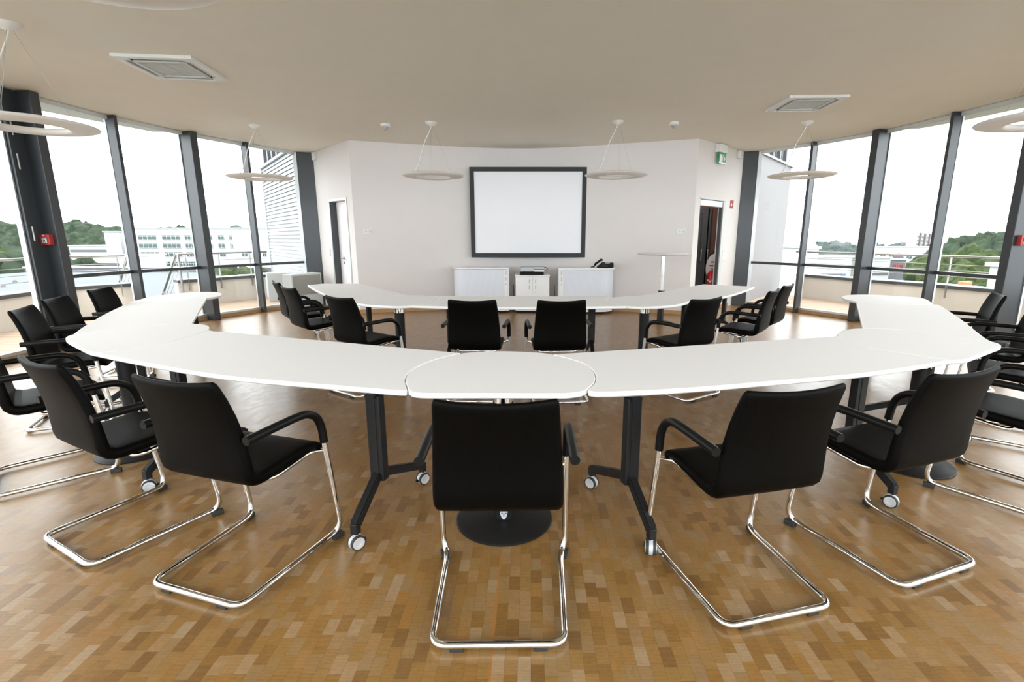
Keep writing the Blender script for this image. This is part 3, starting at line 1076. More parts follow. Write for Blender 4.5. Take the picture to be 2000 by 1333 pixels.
def t_leg(root, near, far, colf, zc=0.25, turn=(0.5, 2.2), w=0.078, dth=0.05):
    """T leg: flat column on a sloping two-armed foot with casters; near / far are caster floor points (world)"""
    ox, oy = root.location[0], root.location[1]
    N, F = (near[0] - ox, near[1] - oy), (far[0] - ox, far[1] - oy)
    e = unit((F[0] - N[0], F[1] - N[1]))
    ang = math.atan2(e[1], e[0])
    Cx, Cy = N[0] + (F[0] - N[0]) * colf, N[1] + (F[1] - N[1]) * colf
    mb = MB()
    mb.box(Cx, Cy, (zc + ZT - 0.04) / 2, dth, w, ZT - 0.04 - zc, rz=ang, bev=0.008)
    for sd in (-1, 1):     # raised lips either side of the cable groove
        mb.box(Cx - e[0] * dth / 2 * 1.02, Cy - e[1] * dth / 2 * 1.02, (zc + ZT) / 2 - 0.02, 0.006, w * 0.36, ZT - 0.06 - zc, rz=ang, bev=0.002) if sd < 0 else None
    for bx, by, bz, sx_, sy_, sz_ in ((Cx, Cy, (zc + ZT - 0.03) / 2, dth, w, ZT - 0.03 - zc),):
        pass
    mb.build('leg_column', M['blackmetal'], root)
    # centre the real column
    mb = MB()
    mb.beam((Cx - e[0] * 0.02, Cy - e[1] * 0.02, zc + 0.03), (N[0], N[1], 0.122), 0.042, 0.045, bev=0.006)
    mb.beam((Cx + e[0] * 0.02, Cy + e[1] * 0.02, zc + 0.03), (F[0], F[1], 0.122), 0.042, 0.045, bev=0.006)
    mb.box(N[0], N[1], 0.107, 0.036, 0.036, 0.055, rz=ang, bev=0.005)
    mb.box(F[0], F[1], 0.107, 0.036, 0.036, 0.055, rz=ang, bev=0.005)
    mb.build('foot', M['blackmetal'], root)
    mb = MB()
    mb.beam((Cx - e[0] * 0.045, Cy - e[1] * 0.045, ZT - 0.040), (Cx + e[0] * 0.34, Cy + e[1] * 0.34, ZT - 0.040), 0.055, 0.022, bev=0.004)
    mb.build('top_bracket', M['blackmetal'], root)
    make_caster(N[0], N[1], turn[0], root)
    make_caster(F[0], F[1], turn[1], root)

def disc_leg(root, x, y, emblem=False, chrome_from=0.645, r=0.25, rc=0.052):
    ox, oy = root.location[0], root.location[1]
    X, Y = x - ox, y - oy
    MB().lathe(X, Y, [(0, 0.001), (r, 0.001), (r, 0.008), (r - 0.006, 0.013), (0, 0.018)], 48).build('base_disc', M['blackmetal'], root)
    MB().lathe(X, Y, [(0, 0.015), (rc, 0.015), (rc, chrome_from), (rc - 0.006, chrome_from + 0.004), (0, chrome_from + 0.004)], 28).build('column', M['blackmetal'], root)
    MB().lathe(X, Y, [(0, chrome_from), (rc * 0.92, chrome_from), (rc * 0.92, ZT - 0.05), (0.10, ZT - 0.04), (0.10, ZT - 0.030), (0, ZT - 0.030)], 28).build('lift_collar', M['chrome'], root)
    if emblem:
        mb = MB()
        sh = [(-0.0195, 0.062), (-0.019, 0.067), (0, 0.069), (0.019, 0.067), (0.0195, 0.062), (0.016, 0.045), (0.009, 0.033), (0.0, 0.0255), (-0.009, 0.033), (-0.016, 0.045)]
        lo = [mb.bm.verts.new((X + a, Y - rc - 0.001 + (abs(a) / 0.0195) ** 2 * 0.004 + 0.002, b)) for a, b in sh]
        hi = [mb.bm.verts.new((X + a, Y - rc - 0.007 + (abs(a) / 0.0195) ** 2 * 0.004, b)) for a, b in sh]
        mb.bm.faces.new(lo)
        mb.bm.faces.new(hi)
        for i in range(len(sh)):
            mb.bm.faces.new((lo[i], lo[(i + 1) % len(sh)], hi[(i + 1) % len(sh)], hi[i]))
        em = mb.build('emblem', M['castergrey'], root)
        mb = MB()
        mb.box(X, Y - rc - 0.0075, 0.053, 0.004, 0.002, 0.016)
        mb.box(X - 0.0095, Y - rc - 0.0065, 0.0615, 0.007, 0.002, 0.003)
        mb.box(X + 0.0105, Y - rc - 0.0065, 0.0615, 0.008, 0.002, 0.004)
        mb.build('emblem_marking', M['ink'], em)

GO, GI = 'table segments of the outer ring', 'table segments of the inner table'
# shared joint curves
jCL = catmull(px([(797, 762), (792, 748), (792, 739), (800, 727), (825, 712), (860, 699.5), (899, 690.7)]))
jCR = catmull(px([(1146, 762), (1160, 749), (1163.5, 737), (1157, 723), (1140, 710.5), (1114, 701.5), (1079, 692.5)]))
jLL = catmull(px([(187, 690), (240, 684), (300, 674), (345, 664), (378, 655), (402, 647), (409, 642)]))
jLW = catmull(px([(375, 632), (330, 634), (270, 638), (205, 645), (142.6, 653)]))
jRR = catmull(px([(1860, 703.6), (1815, 698), (1770, 691), (1725, 684), (1686, 677), (1652, 665), (1636, 655)]))
jRW = catmull(px([(1678, 641.6), (1740, 643), (1800, 647), (1870, 655.5), (1936, 667)]))
jLE = catmull(px([(403.6, 582.6), (370, 586), (330, 589), (295, 589.5), (267, 587)]))
jRE = catmull(px([(1672, 589), (1710, 593.6), (1755, 595), (1795, 595), (1824, 595)]))

# centre link
r_ = thing('link_table', 'small rounded white link table at the front centre, on a black disc base', 'table', (-0.14, 2.34, 0), 0, GO)
front = catmull(px([(797, 762), (803, 766), (818, 768.3), (836, 769)])) + catmull(px([(1105, 769.5), (1128, 767), (1140, 764.5), (1146, 762)]))
backe = catmull(px([(1079, 692.5), (1050, 688.7), (985, 686), (930, 687.8), (899, 690.7)]))
tabletop(front + jCR[1:] + backe[1:] + list(reversed(jCL))[1:-1], r_)
disc_leg(r_, -0.14, 2.34, emblem=True)

# left long table
r_ = thing('conference_table', 'long white table segment left of the front centre link, on black T legs', 'table', (-1.6, 2.9, 0), 0, GO)
fr = catmull(px([(187, 690), (258, 704), (390, 727.5), (500, 740.5), (650, 753), (779, 763.5), (797, 762)]))
tabletop(fr + jCL[1:] + px([(899, 689.5), (650, 667), (440, 648.6), (418, 647.2)]) + list(reversed(jLL))[4:-1], r_)
t_leg(r_, (-0.83, 2.08), (-0.65, 2.71), 0.34, turn=(-0.75, 2.4))
t_leg(r_, (-2.23, 2.62), (-2.02, 3.24), 0.40, turn=(-0.95, 1.4))

# right long table
r_ = thing('conference_table', 'long white table segment right of the front centre link, on black T legs', 'table', (1.25, 2.75, 0), 0, GO)
fr = catmull(px([(1146, 762), (1165, 766.5), (1270, 763), (1390, 755), (1500, 745.6), (1650, 733), (1760, 720), (1860, 703.6)]))
tabletop(list(reversed(jCR)) + fr[1:] + jRR[1:] + px([(1620, 658.3), (1500, 665), (1250, 681.5)]), r_)
t_leg(r_, (0.56, 2.04), (0.36, 2.66), 0.34, turn=(-0.2, 0.85))
t_leg(r_, (1.98, 2.45), (1.78, 3.07), 0.42, turn=(0.7, 1.2))

# left link
r_ = thing('link_table', 'rounded white link table at the left, pointed tip towards the chairs', 'table', (-2.74, 3.18, 0), 0, GO)
inner = catmull(px([(409, 642), (408, 637), (399, 634.5), (375, 632)]))
outer = catmull(px([(142.6, 653), (131, 657), (127, 661), (133, 667), (155, 678.5), (170, 686), (187, 690)]))
tabletop(jLL + inner[1:] + jLW[1:] + outer[1:-1], r_)
disc_leg(r_, -2.74, 3.20)

# right link
r_ = thing('link_table', 'rounded white link table at the right, pointed tip towards the chairs', 'table', (2.49, 2.98, 0), 0, GO)
inner = catmull(px([(1636, 655), (1634.5, 651.5), (1644, 646), (1660, 643), (1678, 641.6)]))
outer = catmull(px([(1936, 667), (1950, 671), (1956.5, 676), (1945, 681), (1903, 697), (1885, 702.5), (1860, 703.6)]))
tabletop(jRR + inner[1:] + jRW[1:] + outer[1:-1], r_)
disc_leg(r_, 2.49, 3.0)

# left wing
r_ = thing('conference_table', 'white table segment forming the left wing, along the left window chairs', 'table', (-3.7, 4.9, 0), 0, GO)
outer = catmull(px([(267, 587), (258, 589), (210, 611), (168, 635), (142.6, 653)]))
tabletop(jLE + outer[1:] + list(reversed(jLW))[1:], r_)
t_leg(r_, (-3.50, 3.85), (-2.95, 4.18), 0.40, turn=(0.2, 0.5))
t_leg(r_, (-4.35, 5.45), (-3.85, 5.75), 0.40, turn=(0.2, 0.5))
# left end link
r_ = thing('link_table', 'white end table with rounded tip at the far end of the left wing', 'table', (-4.25, 6.1, 0), 0, GO)
oe = catmull(px([(267, 587), (300, 578.7), (360, 572), (400, 570.4), (424, 571), (432.5, 573.6), (429, 578), (403.6, 582.6)]))
tabletop(oe + jLE[1:-1], r_)
disc_leg(r_, -4.30, 6.15)

# right wing
r_ = thing('conference_table', 'white table segment forming the right wing, along the right window chairs', 'table', (3.6, 4.6, 0), 0, GO)
outer = catmull(px([(1824, 595), (1836, 597), (1875, 622), (1917, 655), (1936, 667)]))
tabletop(jRE + outer[1:] + list(reversed(jRW))[1:], r_)
t_leg(r_, (3.14, 3.32), (2.59, 3.68), 0.40, turn=(0.2, 0.9))
t_leg(r_, (4.05, 4.85), (3.55, 5.2), 0.40, turn=(0.2, 0.5))
r_ = thing('link_table', 'white end table with rounded tip at the far end of the right wing', 'table', (4.1, 5.8, 0), 0, GO)
oe = catmull(px([(1824, 595), (1802, 582.8), (1740, 577.7), (1692, 575.6), (1655, 576.6), (1645, 580), (1650, 584), (1672, 589)]))
tabletop(oe + jRE[1:-1], r_)
disc_leg(r_, 3.95, 5.55)

# inner table
jFR = catmull(px([(1225, 598.3), (1208, 595), (1191, 590.5), (1183, 585.5), (1190, 582)]))
jFL = catmull(px([(803, 597.3), (828, 594), (846, 588), (852, 582), (848, 578.8)]))
jGR = catmull(px([(1252, 577.3), (1290, 578.5), (1320, 581), (1351, 587.4)]))
jGL = catmull(px([(796, 576.5), (755, 578.5), (718, 583), (686, 590)]))
r_ = thing('conference_table', 'straight white middle segment of the inner table, facing the screen', 'table', (-0.12, 5.7, 0), 0, GI)
tabletop(px([(803, 597.3), (880, 599.6), (1000, 600.6), (1120, 600), (1225, 598.3)]) + jFR[1:] + px([(1187, 579.3), (1000, 578.8)]) + list(reversed(jFL))[:-1], r_)
t_leg(r_, (-0.93, 5.33), (-0.93, 5.93), 0.40, turn=(0.2, 0.5))
t_leg(r_, (0.70, 5.33), (0.70, 5.93), 0.40, turn=(0.2, 0.5))
mb = MB()
mb.box(0.0, -0.13, ZT - 0.062, 1.62, 0.04, 0.06, bev=0.004)
mb.build('cross_beam', M['blackmetal'], r_)
r_ = thing('link_table', 'rounded link table at the left corner of the inner table', 'table', (-1.47, 5.45, 0), 0, GI)
ou = catmull(px([(686, 590), (700, 593), (722, 595.8), (764, 598.3), (785, 598.3), (803, 597.3)]))
tabletop(ou + jFL[1:] + px([(825, 577.2)]) + jGL[:-1], r_)
disc_leg(r_, -1.50, 5.52, chrome_from=0.615, rc=0.055)
r_ = thing('link_table', 'rounded link table at the right corner of the inner table', 'table', (1.25, 5.4, 0), 0, GI)
ou = catmull(px([(1225, 598.3), (1240, 599.3), (1262, 599.6), (1300, 597.8), (1330, 594), (1351, 587.4)]))
tabletop(ou + list(reversed(jGR))[1:] + px([(1225, 578.3)]) + list(reversed(jFR))[:-1], r_)
disc_leg(r_, 1.29, 5.50, chrome_from=0.615, rc=0.055)
r_ = thing('conference_table', 'left wing segment of the inner table, pointed corner near the left chairs', 'table', (-2.5, 6.6, 0), 0, GI)
fe = catmull(px([(600.5, 557.3), (608, 562), (620, 568.5), (644, 579), (672, 587), (686, 590)]))
tabletop(fe + list(reversed(jGL))[1:] + px([(788, 574.5), (710, 556), (703, 554.3), (632, 554.3)]), r_)
t_leg(r_, (-2.2, 5.75), (-1.72, 6.15), 0.45, turn=(0.2, 0.5), w=0.06)
t_leg(r_, (-3.28, 7.35), (-2.85, 7.75), 0.45, turn=(0.2, 0.5), w=0.06)
r_ = thing('conference_table', 'right wing segment of the inner table, pointed corner towards the right windows', 'table', (2.3, 6.4, 0), 0, GI)
fe = catmull(px([(1351, 587.4), (1405, 581.5), (1435, 574.5), (1458, 567), (1474, 560.8)]))
tabletop(jGR + fe[1:] + px([(1472, 560), (1374, 555.6), (1368, 556.4)]), r_)
t_leg(r_, (2.02, 5.62), (1.62, 6.05), 0.45, turn=(0.2, 0.5), w=0.06)
t_leg(r_, (2.95, 6.75), (2.52, 7.15), 0.45, turn=(0.2, 0.5), w=0.06)

# standing table near the right back wall
r_ = thing('bar_table', 'tall round white bar table with chrome stem before the back wall', 'table', (2.25, 8.42, 0))
MB().lathe(0, 0, [(0, 0.001), (0.21, 0.001), (0.21, 0.010), (0.19, 0.016), (0, 0.020)], 48).build('base_disc', M['blackmetal'], r_)
MB().lathe(0, 0, [(0, 0.015), (0.055, 0.015), (0.055, 0.56), (0.05, 0.565), (0, 0.565)], 24).build('column', M['blackmetal'], r_)
MB().lathe(0, 0, [(0, 0.55), (0.037, 0.55), (0.037, 1.15), (0.10, 1.165), (0.10, 1.172), (0, 1.172)], 24).build('stem', M['satin'], r_)
MB().lathe(0, 0, [(0, 1.172), (0.40, 1.172), (0.43, 1.185), (0.437, 1.192), (0.43, 1.199), (0, 1.20)], 64).build('tabletop', M['top'], r_)

# ================================================================== SCREEN, CABINETS, DEVICES
# projection screen hangs just before the bend of the back wall
r_ = thing('projection_screen', 'white projection screen in a black frame on the back wall', 'screen', (-0.055, 10.10, 0))
mb = MB()
SW, S0, S1 = 1.155, 1.065, 2.815
fwid = 0.085
mb.box(0, 0.0, S1 - fwid / 2, SW * 2, 0.05, fwid, bev=0.006)
mb.box(0, 0.0, S0 + fwid / 2, SW * 2, 0.05, fwid, bev=0.006)
for s in (-1, 1):
    mb.box(s * (SW - fwid / 2), 0.0, (S0 + S1) / 2, fwid, 0.05, S1 - S0 - 2 * fwid + 0.01, bev=0.006)
mb.build('frame', M['screenframe'], r_)
MB().box(0, 0.005, (S0 + S1) / 2, SW * 2 - 2 * fwid + 0.02, 0.02, S1 - S0 - 2 * fwid + 0.02).build('screen_fabric', M['screen'], r_)
mb = MB()
for s in (-1, 1):
    for z in (1.3, 2.6):
        mb.box(s * 0.85, 0.05, z, 0.05, 0.09, 0.05)
mb.build('wall_bracket', M['blackmetal'], r_)

def tambour_cab(x0, x1, side, lab, yF=9.55):
    """low sideboard with a rounded outer front corner and a ribbed roller front; side=-1 rounded at the left"""
    xc = (x0 + x1) / 2
    w = x1 - x0
    root = thing('sideboard', lab, 'cabinet', (xc, yF + 0.2, 0), 0, 'white roller front sideboards')
    o = side
    hw = w / 2
    R = 0.28
    # plan outline of the body, local coordinates (front at y = -0.2)
    def plan(d):
        pts = [(-o * hw, -0.2 - 0.0)]
        cx, cy = o * (hw - R), -0.2 + R
        arc = []
        for k in range(13):
            a = -PI / 2 + (PI / 2) * k / 12
            arc.append((cx + o * (R + d) * math.cos(a), cy + (R + d) * math.sin(a)))
        return [(-o * (hw), -0.2 - d)] + arc + [(o * (hw + d), 0.23), (-o * hw, 0.23)]
    mb = MB()
    inner = [(-o * hw, -0.185), (o * (hw - R), -0.185)] + [(o * (hw - R) + o * (R - 0.02) * math.cos(-PI / 2 + PI / 2 * k / 10), -0.2 + R + (R - 0.02) * math.sin(-PI / 2 + PI / 2 * k / 10)) for k in range(1, 11)] + [(o * (hw - 0.02), 0.23), (-o * hw, 0.23)]
    mb.prism(inner, 0.06, 0.855)
    mb.box(-o * (hw - 0.011), 0.0, 0.46, 0.022, 0.42, 0.80, bev=0.003)
    mb.build('body', M['cab'], root)
    pl = plan(0.03)
    MB().prism(pl, 0.862, 0.887).build('top_board', M['cab'], root)
    pl = plan(0.0)
    MB().prism(pl, 0.045, 0.075).build('plinth', M['cab'], root)
    # ribbed shutter: vertical slats round the front
    mb = MB()
    path = []
    xs = -o * (hw - 0.085)
    N = 34
    xe = o * (hw - R)
    for k in range(N):
        path.append(((xs + (xe - xs) * k / N, -0.2), (0, -1)))
    for k in range(15):
        a = -PI / 2 + PI / 2 * k / 14
        path.append(((o * (hw - R) + o * R * math.cos(a), -0.2 + R + R * math.sin(a)), (o * math.cos(a), math.sin(a))))
    for k in range(1, 6):
        path.append(((o * hw, -0.2 + R + 0.13 * k / 5), (o, 0)))
    prev = None
    ring_all = []
    for i in range(len(path) - 1):
        (p, n1), (q, n2) = path[i], path[i + 1]
        m_ = ((p[0] + q[0]) / 2 + (n1[0] + n2[0]) / 2 * 0.0022, (p[1] + q[1]) / 2 + (n1[1] + n2[1]) / 2 * 0.0022)
        ring_all += [p, m_]
    ring_all.append(path[-1][0])
    inner_ = [vadd(p, (0, 0.0)) for p in ring_all]
    offs = []
    nn = len(ring_all)
    for i in range(nn):
        n0 = path[min(i // 2, len(path) - 1)][1]
        offs.append((ring_all[i][0] - n0[0] * 0.012, ring_all[i][1] - n0[1] * 0.012))
    mb.prism(ring_all + list(reversed(offs)), 0.078, 0.855)
    mb.build('roller_shutter', M['tambour'], root)
    mb = MB()
    mb.box(-o * (hw - 0.055), -0.197, 0.467, 0.058, 0.014, 0.776, bev=0.002)
    mb.build('pull_strip', M['cab'], root)
    mb = MB()
    for z in (0.79, 0.675):
        mb.box(-o * (hw - 0.055), -0.206, z, 0.014, 0.008, 0.075, bev=0.003)
    mb.build('handle', M['silver'], root)
    mb = MB()
    mb.cyl((-o * (hw - 0.055), -0.203, 0.575), (-o * (hw - 0.055), -0.212, 0.575), 0.011, 14)
    mb.build('lock', M['silver'], root)
    mb = MB()
    for sx in (-0.35, 0.35):
        for sy in (-0.06, 0.15):
            mb.cyl((sx, sy, 0.0), (sx, sy, 0.05), 0.025, 12)
    mb.build('feet', M['blackplastic'], root)
    return root
tambour_cab(-1.53, -0.43, -1, 'white sideboard with roller front, left below the screen, rounded left end')
tambour_cab(0.53, 1.61, 1, 'white sideboard with roller front, right below the screen, carrying the phone', 9.40)

r_ = thing('two_door_cabinet', 'small white two-door cabinet between the sideboards, below the screen', 'cabinet', (0.03, 9.78, 0))
mb = MB()
mb.box(0, 0.01, 0.375, 0.66, 0.40, 0.67, bev=0.003)
mb.box(0, 0, 0.728, 0.68, 0.44, 0.028, bev=0.003)
mb.build('body', M['cab'], r_)
for s in (-1, 1):
    d = MB().box(s * 0.166, -0.200, 0.385, 0.326, 0.018, 0.635, bev=0.003).build('door', M['cab'], r_)
    mb = MB()
    for z in (0.62, 0.505):
        mb.box(s * 0.062, -0.213, z, 0.014, 0.010, 0.075, bev=0.003)
    mb.build('handle', M['silver'], d)
    if s > 0:
        MB().cyl((0.064, -0.207, 0.41), (0.064, -0.216, 0.41), 0.011, 14).build('lock', M['silver'], d)
MB().box(0, 0.02, 0.03, 0.62, 0.36, 0.06).build('plinth', M['blackplastic'], r_)

r_ = thing('media_player', 'flat black box under the silver projector on the small cabinet', 'player', (0.02, 9.74, 0.742))
MB().box(0, 0, 0.029, 0.46, 0.28, 0.050, bev=0.004).build('case', M['blackplastic'], r_)
mb = MB()
for sx in (-0.19, 0.19):
    for sy in (-0.1, 0.1):
        mb.cyl((sx, sy, 0), (sx, sy, 0.006), 0.015, 10)
mb.build('feet', M['rubber'], r_)
r_ = thing('projector', 'silver and white projector on the black box between the sideboards', 'projector', (0.02, 9.74, 0.796))
MB().box(-0.09, 0, 0.055, 0.26, 0.27, 0.09, bev=0.01).build('case', M['silver'], r_)
MB().box(0.14, 0, 0.03, 0.20, 0.27, 0.045, bev=0.006).build('lower_case', M['white'], r_)
MB().box(0.14, 0, 0.082, 0.20, 0.26, 0.044, bev=0.006).build('lens_cover', M['silver'], r_)
MB().box(0.14, -0.132, 0.056, 0.20, 0.006, 0.010).build('seam', M['ink'], r_)
MB().sweep([(0.24, 0.0, 0.09), (0.29, -0.02, 0.085), (0.31, -0.03, 0.06), (0.28, -0.03, 0.035), (0.24, -0.02, 0.03)], 0.006, 8, fillet=0.03).build('cable', M['blackplastic'], r_)
mb = MB()
for sx in (-0.19, 0.19):
    for sy in (-0.1, 0.1):
        mb.cyl((sx, sy, 0), (sx, sy, 0.012), 0.015, 10)
mb.build('feet', M['rubber'], r_)

r_ = thing('desk_telephone', 'black desk telephone on the right sideboard', 'telephone', (1.42, 9.56, 0.889), math.radians(-42))
mb = MB()
# wedge body
bm = mb.bm
pr = [(-0.11, 0.0), (0.11, 0.0), (0.11, 0.085), (0.07, 0.10), (-0.11, 0.022)]
lo = [bm.verts.new((-0.10 if True else 0, y, z)) for y, z in pr]
hi = [bm.verts.new((0.14, y, z)) for y, z in pr]
bm.faces.new(lo); bm.faces.new(hi)
for i in range(5):
    bm.faces.new((lo[i], lo[(i + 1) % 5], hi[(i + 1) % 5], hi[i]))
mb.build('base', M['blackplastic'], r_)
mb = MB()
mb.sweep([(-0.135, -0.12, 0.055), (-0.14, -0.09, 0.075), (-0.14, 0.0, 0.105), (-0.14, 0.09, 0.145), (-0.135, 0.12, 0.135)], 0.022, 12, fillet=0.03)
mb.build('handset', M['blackplastic'], r_)
MB().box(0.06, 0.02, 0.091, 0.10, 0.06, 0.006, rx=math.radians(24)).build('display', M['silver'], r_)
MB().sweep([(-0.14, -0.1, 0.05), (-0.2, -0.12, 0.008), (-0.27, -0.08, 0.006), (-0.24, 0.02, 0.006)], 0.008, 8, fillet=0.04).build('cord', M['blackplastic'], r_)

# dark cables behind the cabinets
for xx, lab in ((-0.355, 'dark cable hanging in the gap left of the small cabinet'), (0.475, 'dark cable hanging in the gap right of the small cabinet')):
    tag(MB().sweep([(xx, 10.02, 0.52), (xx + 0.01, 9.97, 0.30), (xx - 0.02, 9.93, 0.10), (xx - 0.03, 9.9, 0.006), (xx + 0.02, 9.75, 0.006)], 0.006, 8, fillet=0.06).build('power_cable', M['blackplastic']), lab, 'cable', 'cables behind the cabinets')

# floor-standing grey convector in the far left corner
K = (-4.80, 9.86)
ef = unit((0.50, 0.97))
ang = math.atan2(ef[1], ef[0])
nin = (ef[1], -ef[0])
cpos = vadd(vadd(K, ef, 0.36), nin, -0.15)
r_ = thing('floor_convector', 'grey panelled floor convector in the far left window corner', 'heater', (cpos[0], cpos[1], 0), ang)
MB().box(0, 0, 0.39, 0.72, 0.28, 0.68, bev=0.008).build('casing', M['lightgrey'], r_)
MB().box(0.0, -0.143, 0.50, 0.66, 0.012, 0.40, bev=0.004).build('front_panel', M['greypanel'], r_)
MB().box(0, 0, 0.025, 0.66, 0.24, 0.05).build('plinth', M['blackplastic'], r_)

# ================================================================== HALL OBJECTS
pe = (3.87, 10.56)
r_ = thing('fire_extinguisher', 'red fire extinguisher standing in the open doorway', 'extinguisher', (pe[0], pe[1], 0))
MB().lathe(0, 0, [(0, 0.0), (0.088, 0.0), (0.09, 0.01), (0.09, 0.66), (0.075, 0.72), (0.04, 0.75), (0.03, 0.77), (0, 0.77)], 28).build('cylinder', M['redext'], r_)
MB().lathe(0, 0, [(0, 0.765), (0.024, 0.765), (0.024, 0.80), (0, 0.80)], 16).build('valve', M['steel'], r_)
mb = MB()
mb.beam((-0.02, 0, 0.81), (0.09, -0.05, 0.85), 0.02, 0.012, bev=0.003)
mb.beam((-0.02, 0, 0.80), (0.08, -0.04, 0.80), 0.02, 0.010, bev=0.003)
mb.build('lever', M['redext'], r_)
MB().sweep([(0.02, 0.0, 0.79), (0.10, 0.03, 0.76), (0.115, 0.02, 0.5), (0.10, 0.0, 0.3)], 0.010, 8, fillet=0.05).build('hose', M['blackplastic'], r_)
mb = MB()
for k in range(5):
    a = math.radians(-150 + k * 30)
    mb.box(math.cos(a) * 0.0905, math.sin(a) * 0.0905, 0.56 - 0.02 * (k % 2), 0.003, 0.036, 0.04, rz=a)
    mb.box(math.cos(a) * 0.0905, math.sin(a) * 0.0905, 0.46, 0.003, 0.03, 0.02, rz=a)
mb.build('label_print', M['lampwhite'], r_)
# white oval sign on a stand
pe = (4.085, 10.93)
rzs = -0.35
r_ = thing('sign_stand', 'white oval notice board on a dark stand inside the open doorway', 'sign', (pe[0], pe[1], 0), rzs)
mb = MB()
mb.lathe_axis((0, -0.012, 1.0), (0, 0.012, 1.0), [(0, 0), (0.20, 0), (0.205, 0.5), (0.20, 1), (0, 1)], 40)
for v in mb.bm.verts:
    v.co.z = 0.80 + (v.co.z - 1.0) * 1.55
mb.build('board', M['white'], r_)
mb = MB()
for s in (-1, 1):
    for (z, x0, x1) in ((0.93, -0.10, -0.02), (0.93, 0.02, 0.09), (0.85, -0.13, 0.13), (0.72, -0.06, 0.07), (0.66, -0.10, 0.10)):
        mb.box((x0 + x1) / 2, s * 0.0135, z, x1 - x0, 0.002, 0.022)
mb.build('board_print', M['ink'], r_)
mb = MB()
mb.lathe(0, 0, [(0, 0), (0.17, 0), (0.17, 0.012), (0.02, 0.02), (0.012, 0.03), (0.012, 0.52), (0, 0.52)], 24)
mb.build('stand', M['blackmetal'], r_)

# ================================================================== WALL FITTINGS
def wall_box(name, lab, cat, P0, e, nb, s, z, w, h, d, m, group=None):
    p = on(P0, e, nb, s, d / 2 + 0.001)
    r = thing(name, lab, cat, (p[0], p[1], z), math.atan2(nb[1], nb[0]) + PI / 2, group)
    return r
def bk(x):
    """point and room normal on the back wall at plan x"""
    for i in range(len(BACK) - 1):
        a, b = BACK[i], BACK[i + 1]
        if a[0] <= x <= b[0]:
            t = (x - a[0]) / (b[0] - a[0])
            e = unit((b[0] - a[0], b[1] - a[1]))
            return (x, a[1] + (b[1] - a[1]) * t), (e[1], -e[0]), e
for x, lab in ((-3.12, 'white double wall thermostat on the back wall near its left corner'), (2.83, 'white wall thermostat on the back wall near its right corner')):
    p, nb, e = bk(x)
    q = vadd(p, nb, 0.012)
    r_ = thing('wall_thermostat', lab, 'thermostat', (q[0], q[1], 1.57), math.atan2(nb[1], nb[0]) + PI / 2, 'thermostats on the back wall')
    MB().box(0, 0, 0, 0.165, 0.022, 0.085, bev=0.004).build('housing', M['white'], r_)
    mb = MB()
    mb.cyl((-0.03, -0.011, 0), (-0.03, -0.018, 0), 0.022, 20)
    mb.build('dial', M['lightgrey'], r_)
    MB().box(0.045, -0.012, 0, 0.05, 0.004, 0.05, bev=0.001).build('cover', M['lightgrey'], r_)
# light switches beside the doors
def switches(P0, e, nb, s, z, cols, rows, lab):
    p = on(P0, e, nb, s, 0.006)
    r = thing('light_switch', lab, 'switch', (p[0], p[1], z), math.atan2(nb[1], nb[0]) + PI / 2, 'switch plates beside the doors')
    MB().box(0, 0, 0, 0.08 * cols, 0.010, 0.08 * rows, bev=0.003).build('plate', M['white'], r)
    for i in range(cols):
        for j in range(rows):
            MB().box((i - (cols - 1) / 2) * 0.08, -0.006, (j - (rows - 1) / 2) * 0.08, 0.058, 0.008, 0.058, bev=0.003).build('rocker', M['lampwhite'], r)
switches(W1, eL, nL, 1.32, 1.16, 1, 2, 'white double switch left of the closed door')
switches(W2, eR, nR, 1.36, 1.10, 2, 3, 'white block of switches right of the open doorway')
# small white corner sensors under the ceiling
for P0, e, nb, s, lab in ((W1, eL, nL, 1.68, 'small white sensor high in the left corner, above the closed door wall'), (W2, eR, nR, 1.66, 'small white sensor high in the right corner beside the exit sign')):
    p = on(P0, e, nb, s, 0.032)
    r_ = thing('corner_sensor', lab, 'sensor', (p[0], p[1], H - 0.12), math.atan2(nb[1], nb[0]) + PI / 2, 'corner sensors')
    MB().box(0, 0, 0.03, 0.10, 0.06, 0.15, bev=0.01).build('housing', M['white'], r_)
    MB().box(0, -0.031, 0.0, 0.06, 0.006, 0.06, bev=0.002).build('lens', M['lightgrey'], r_)

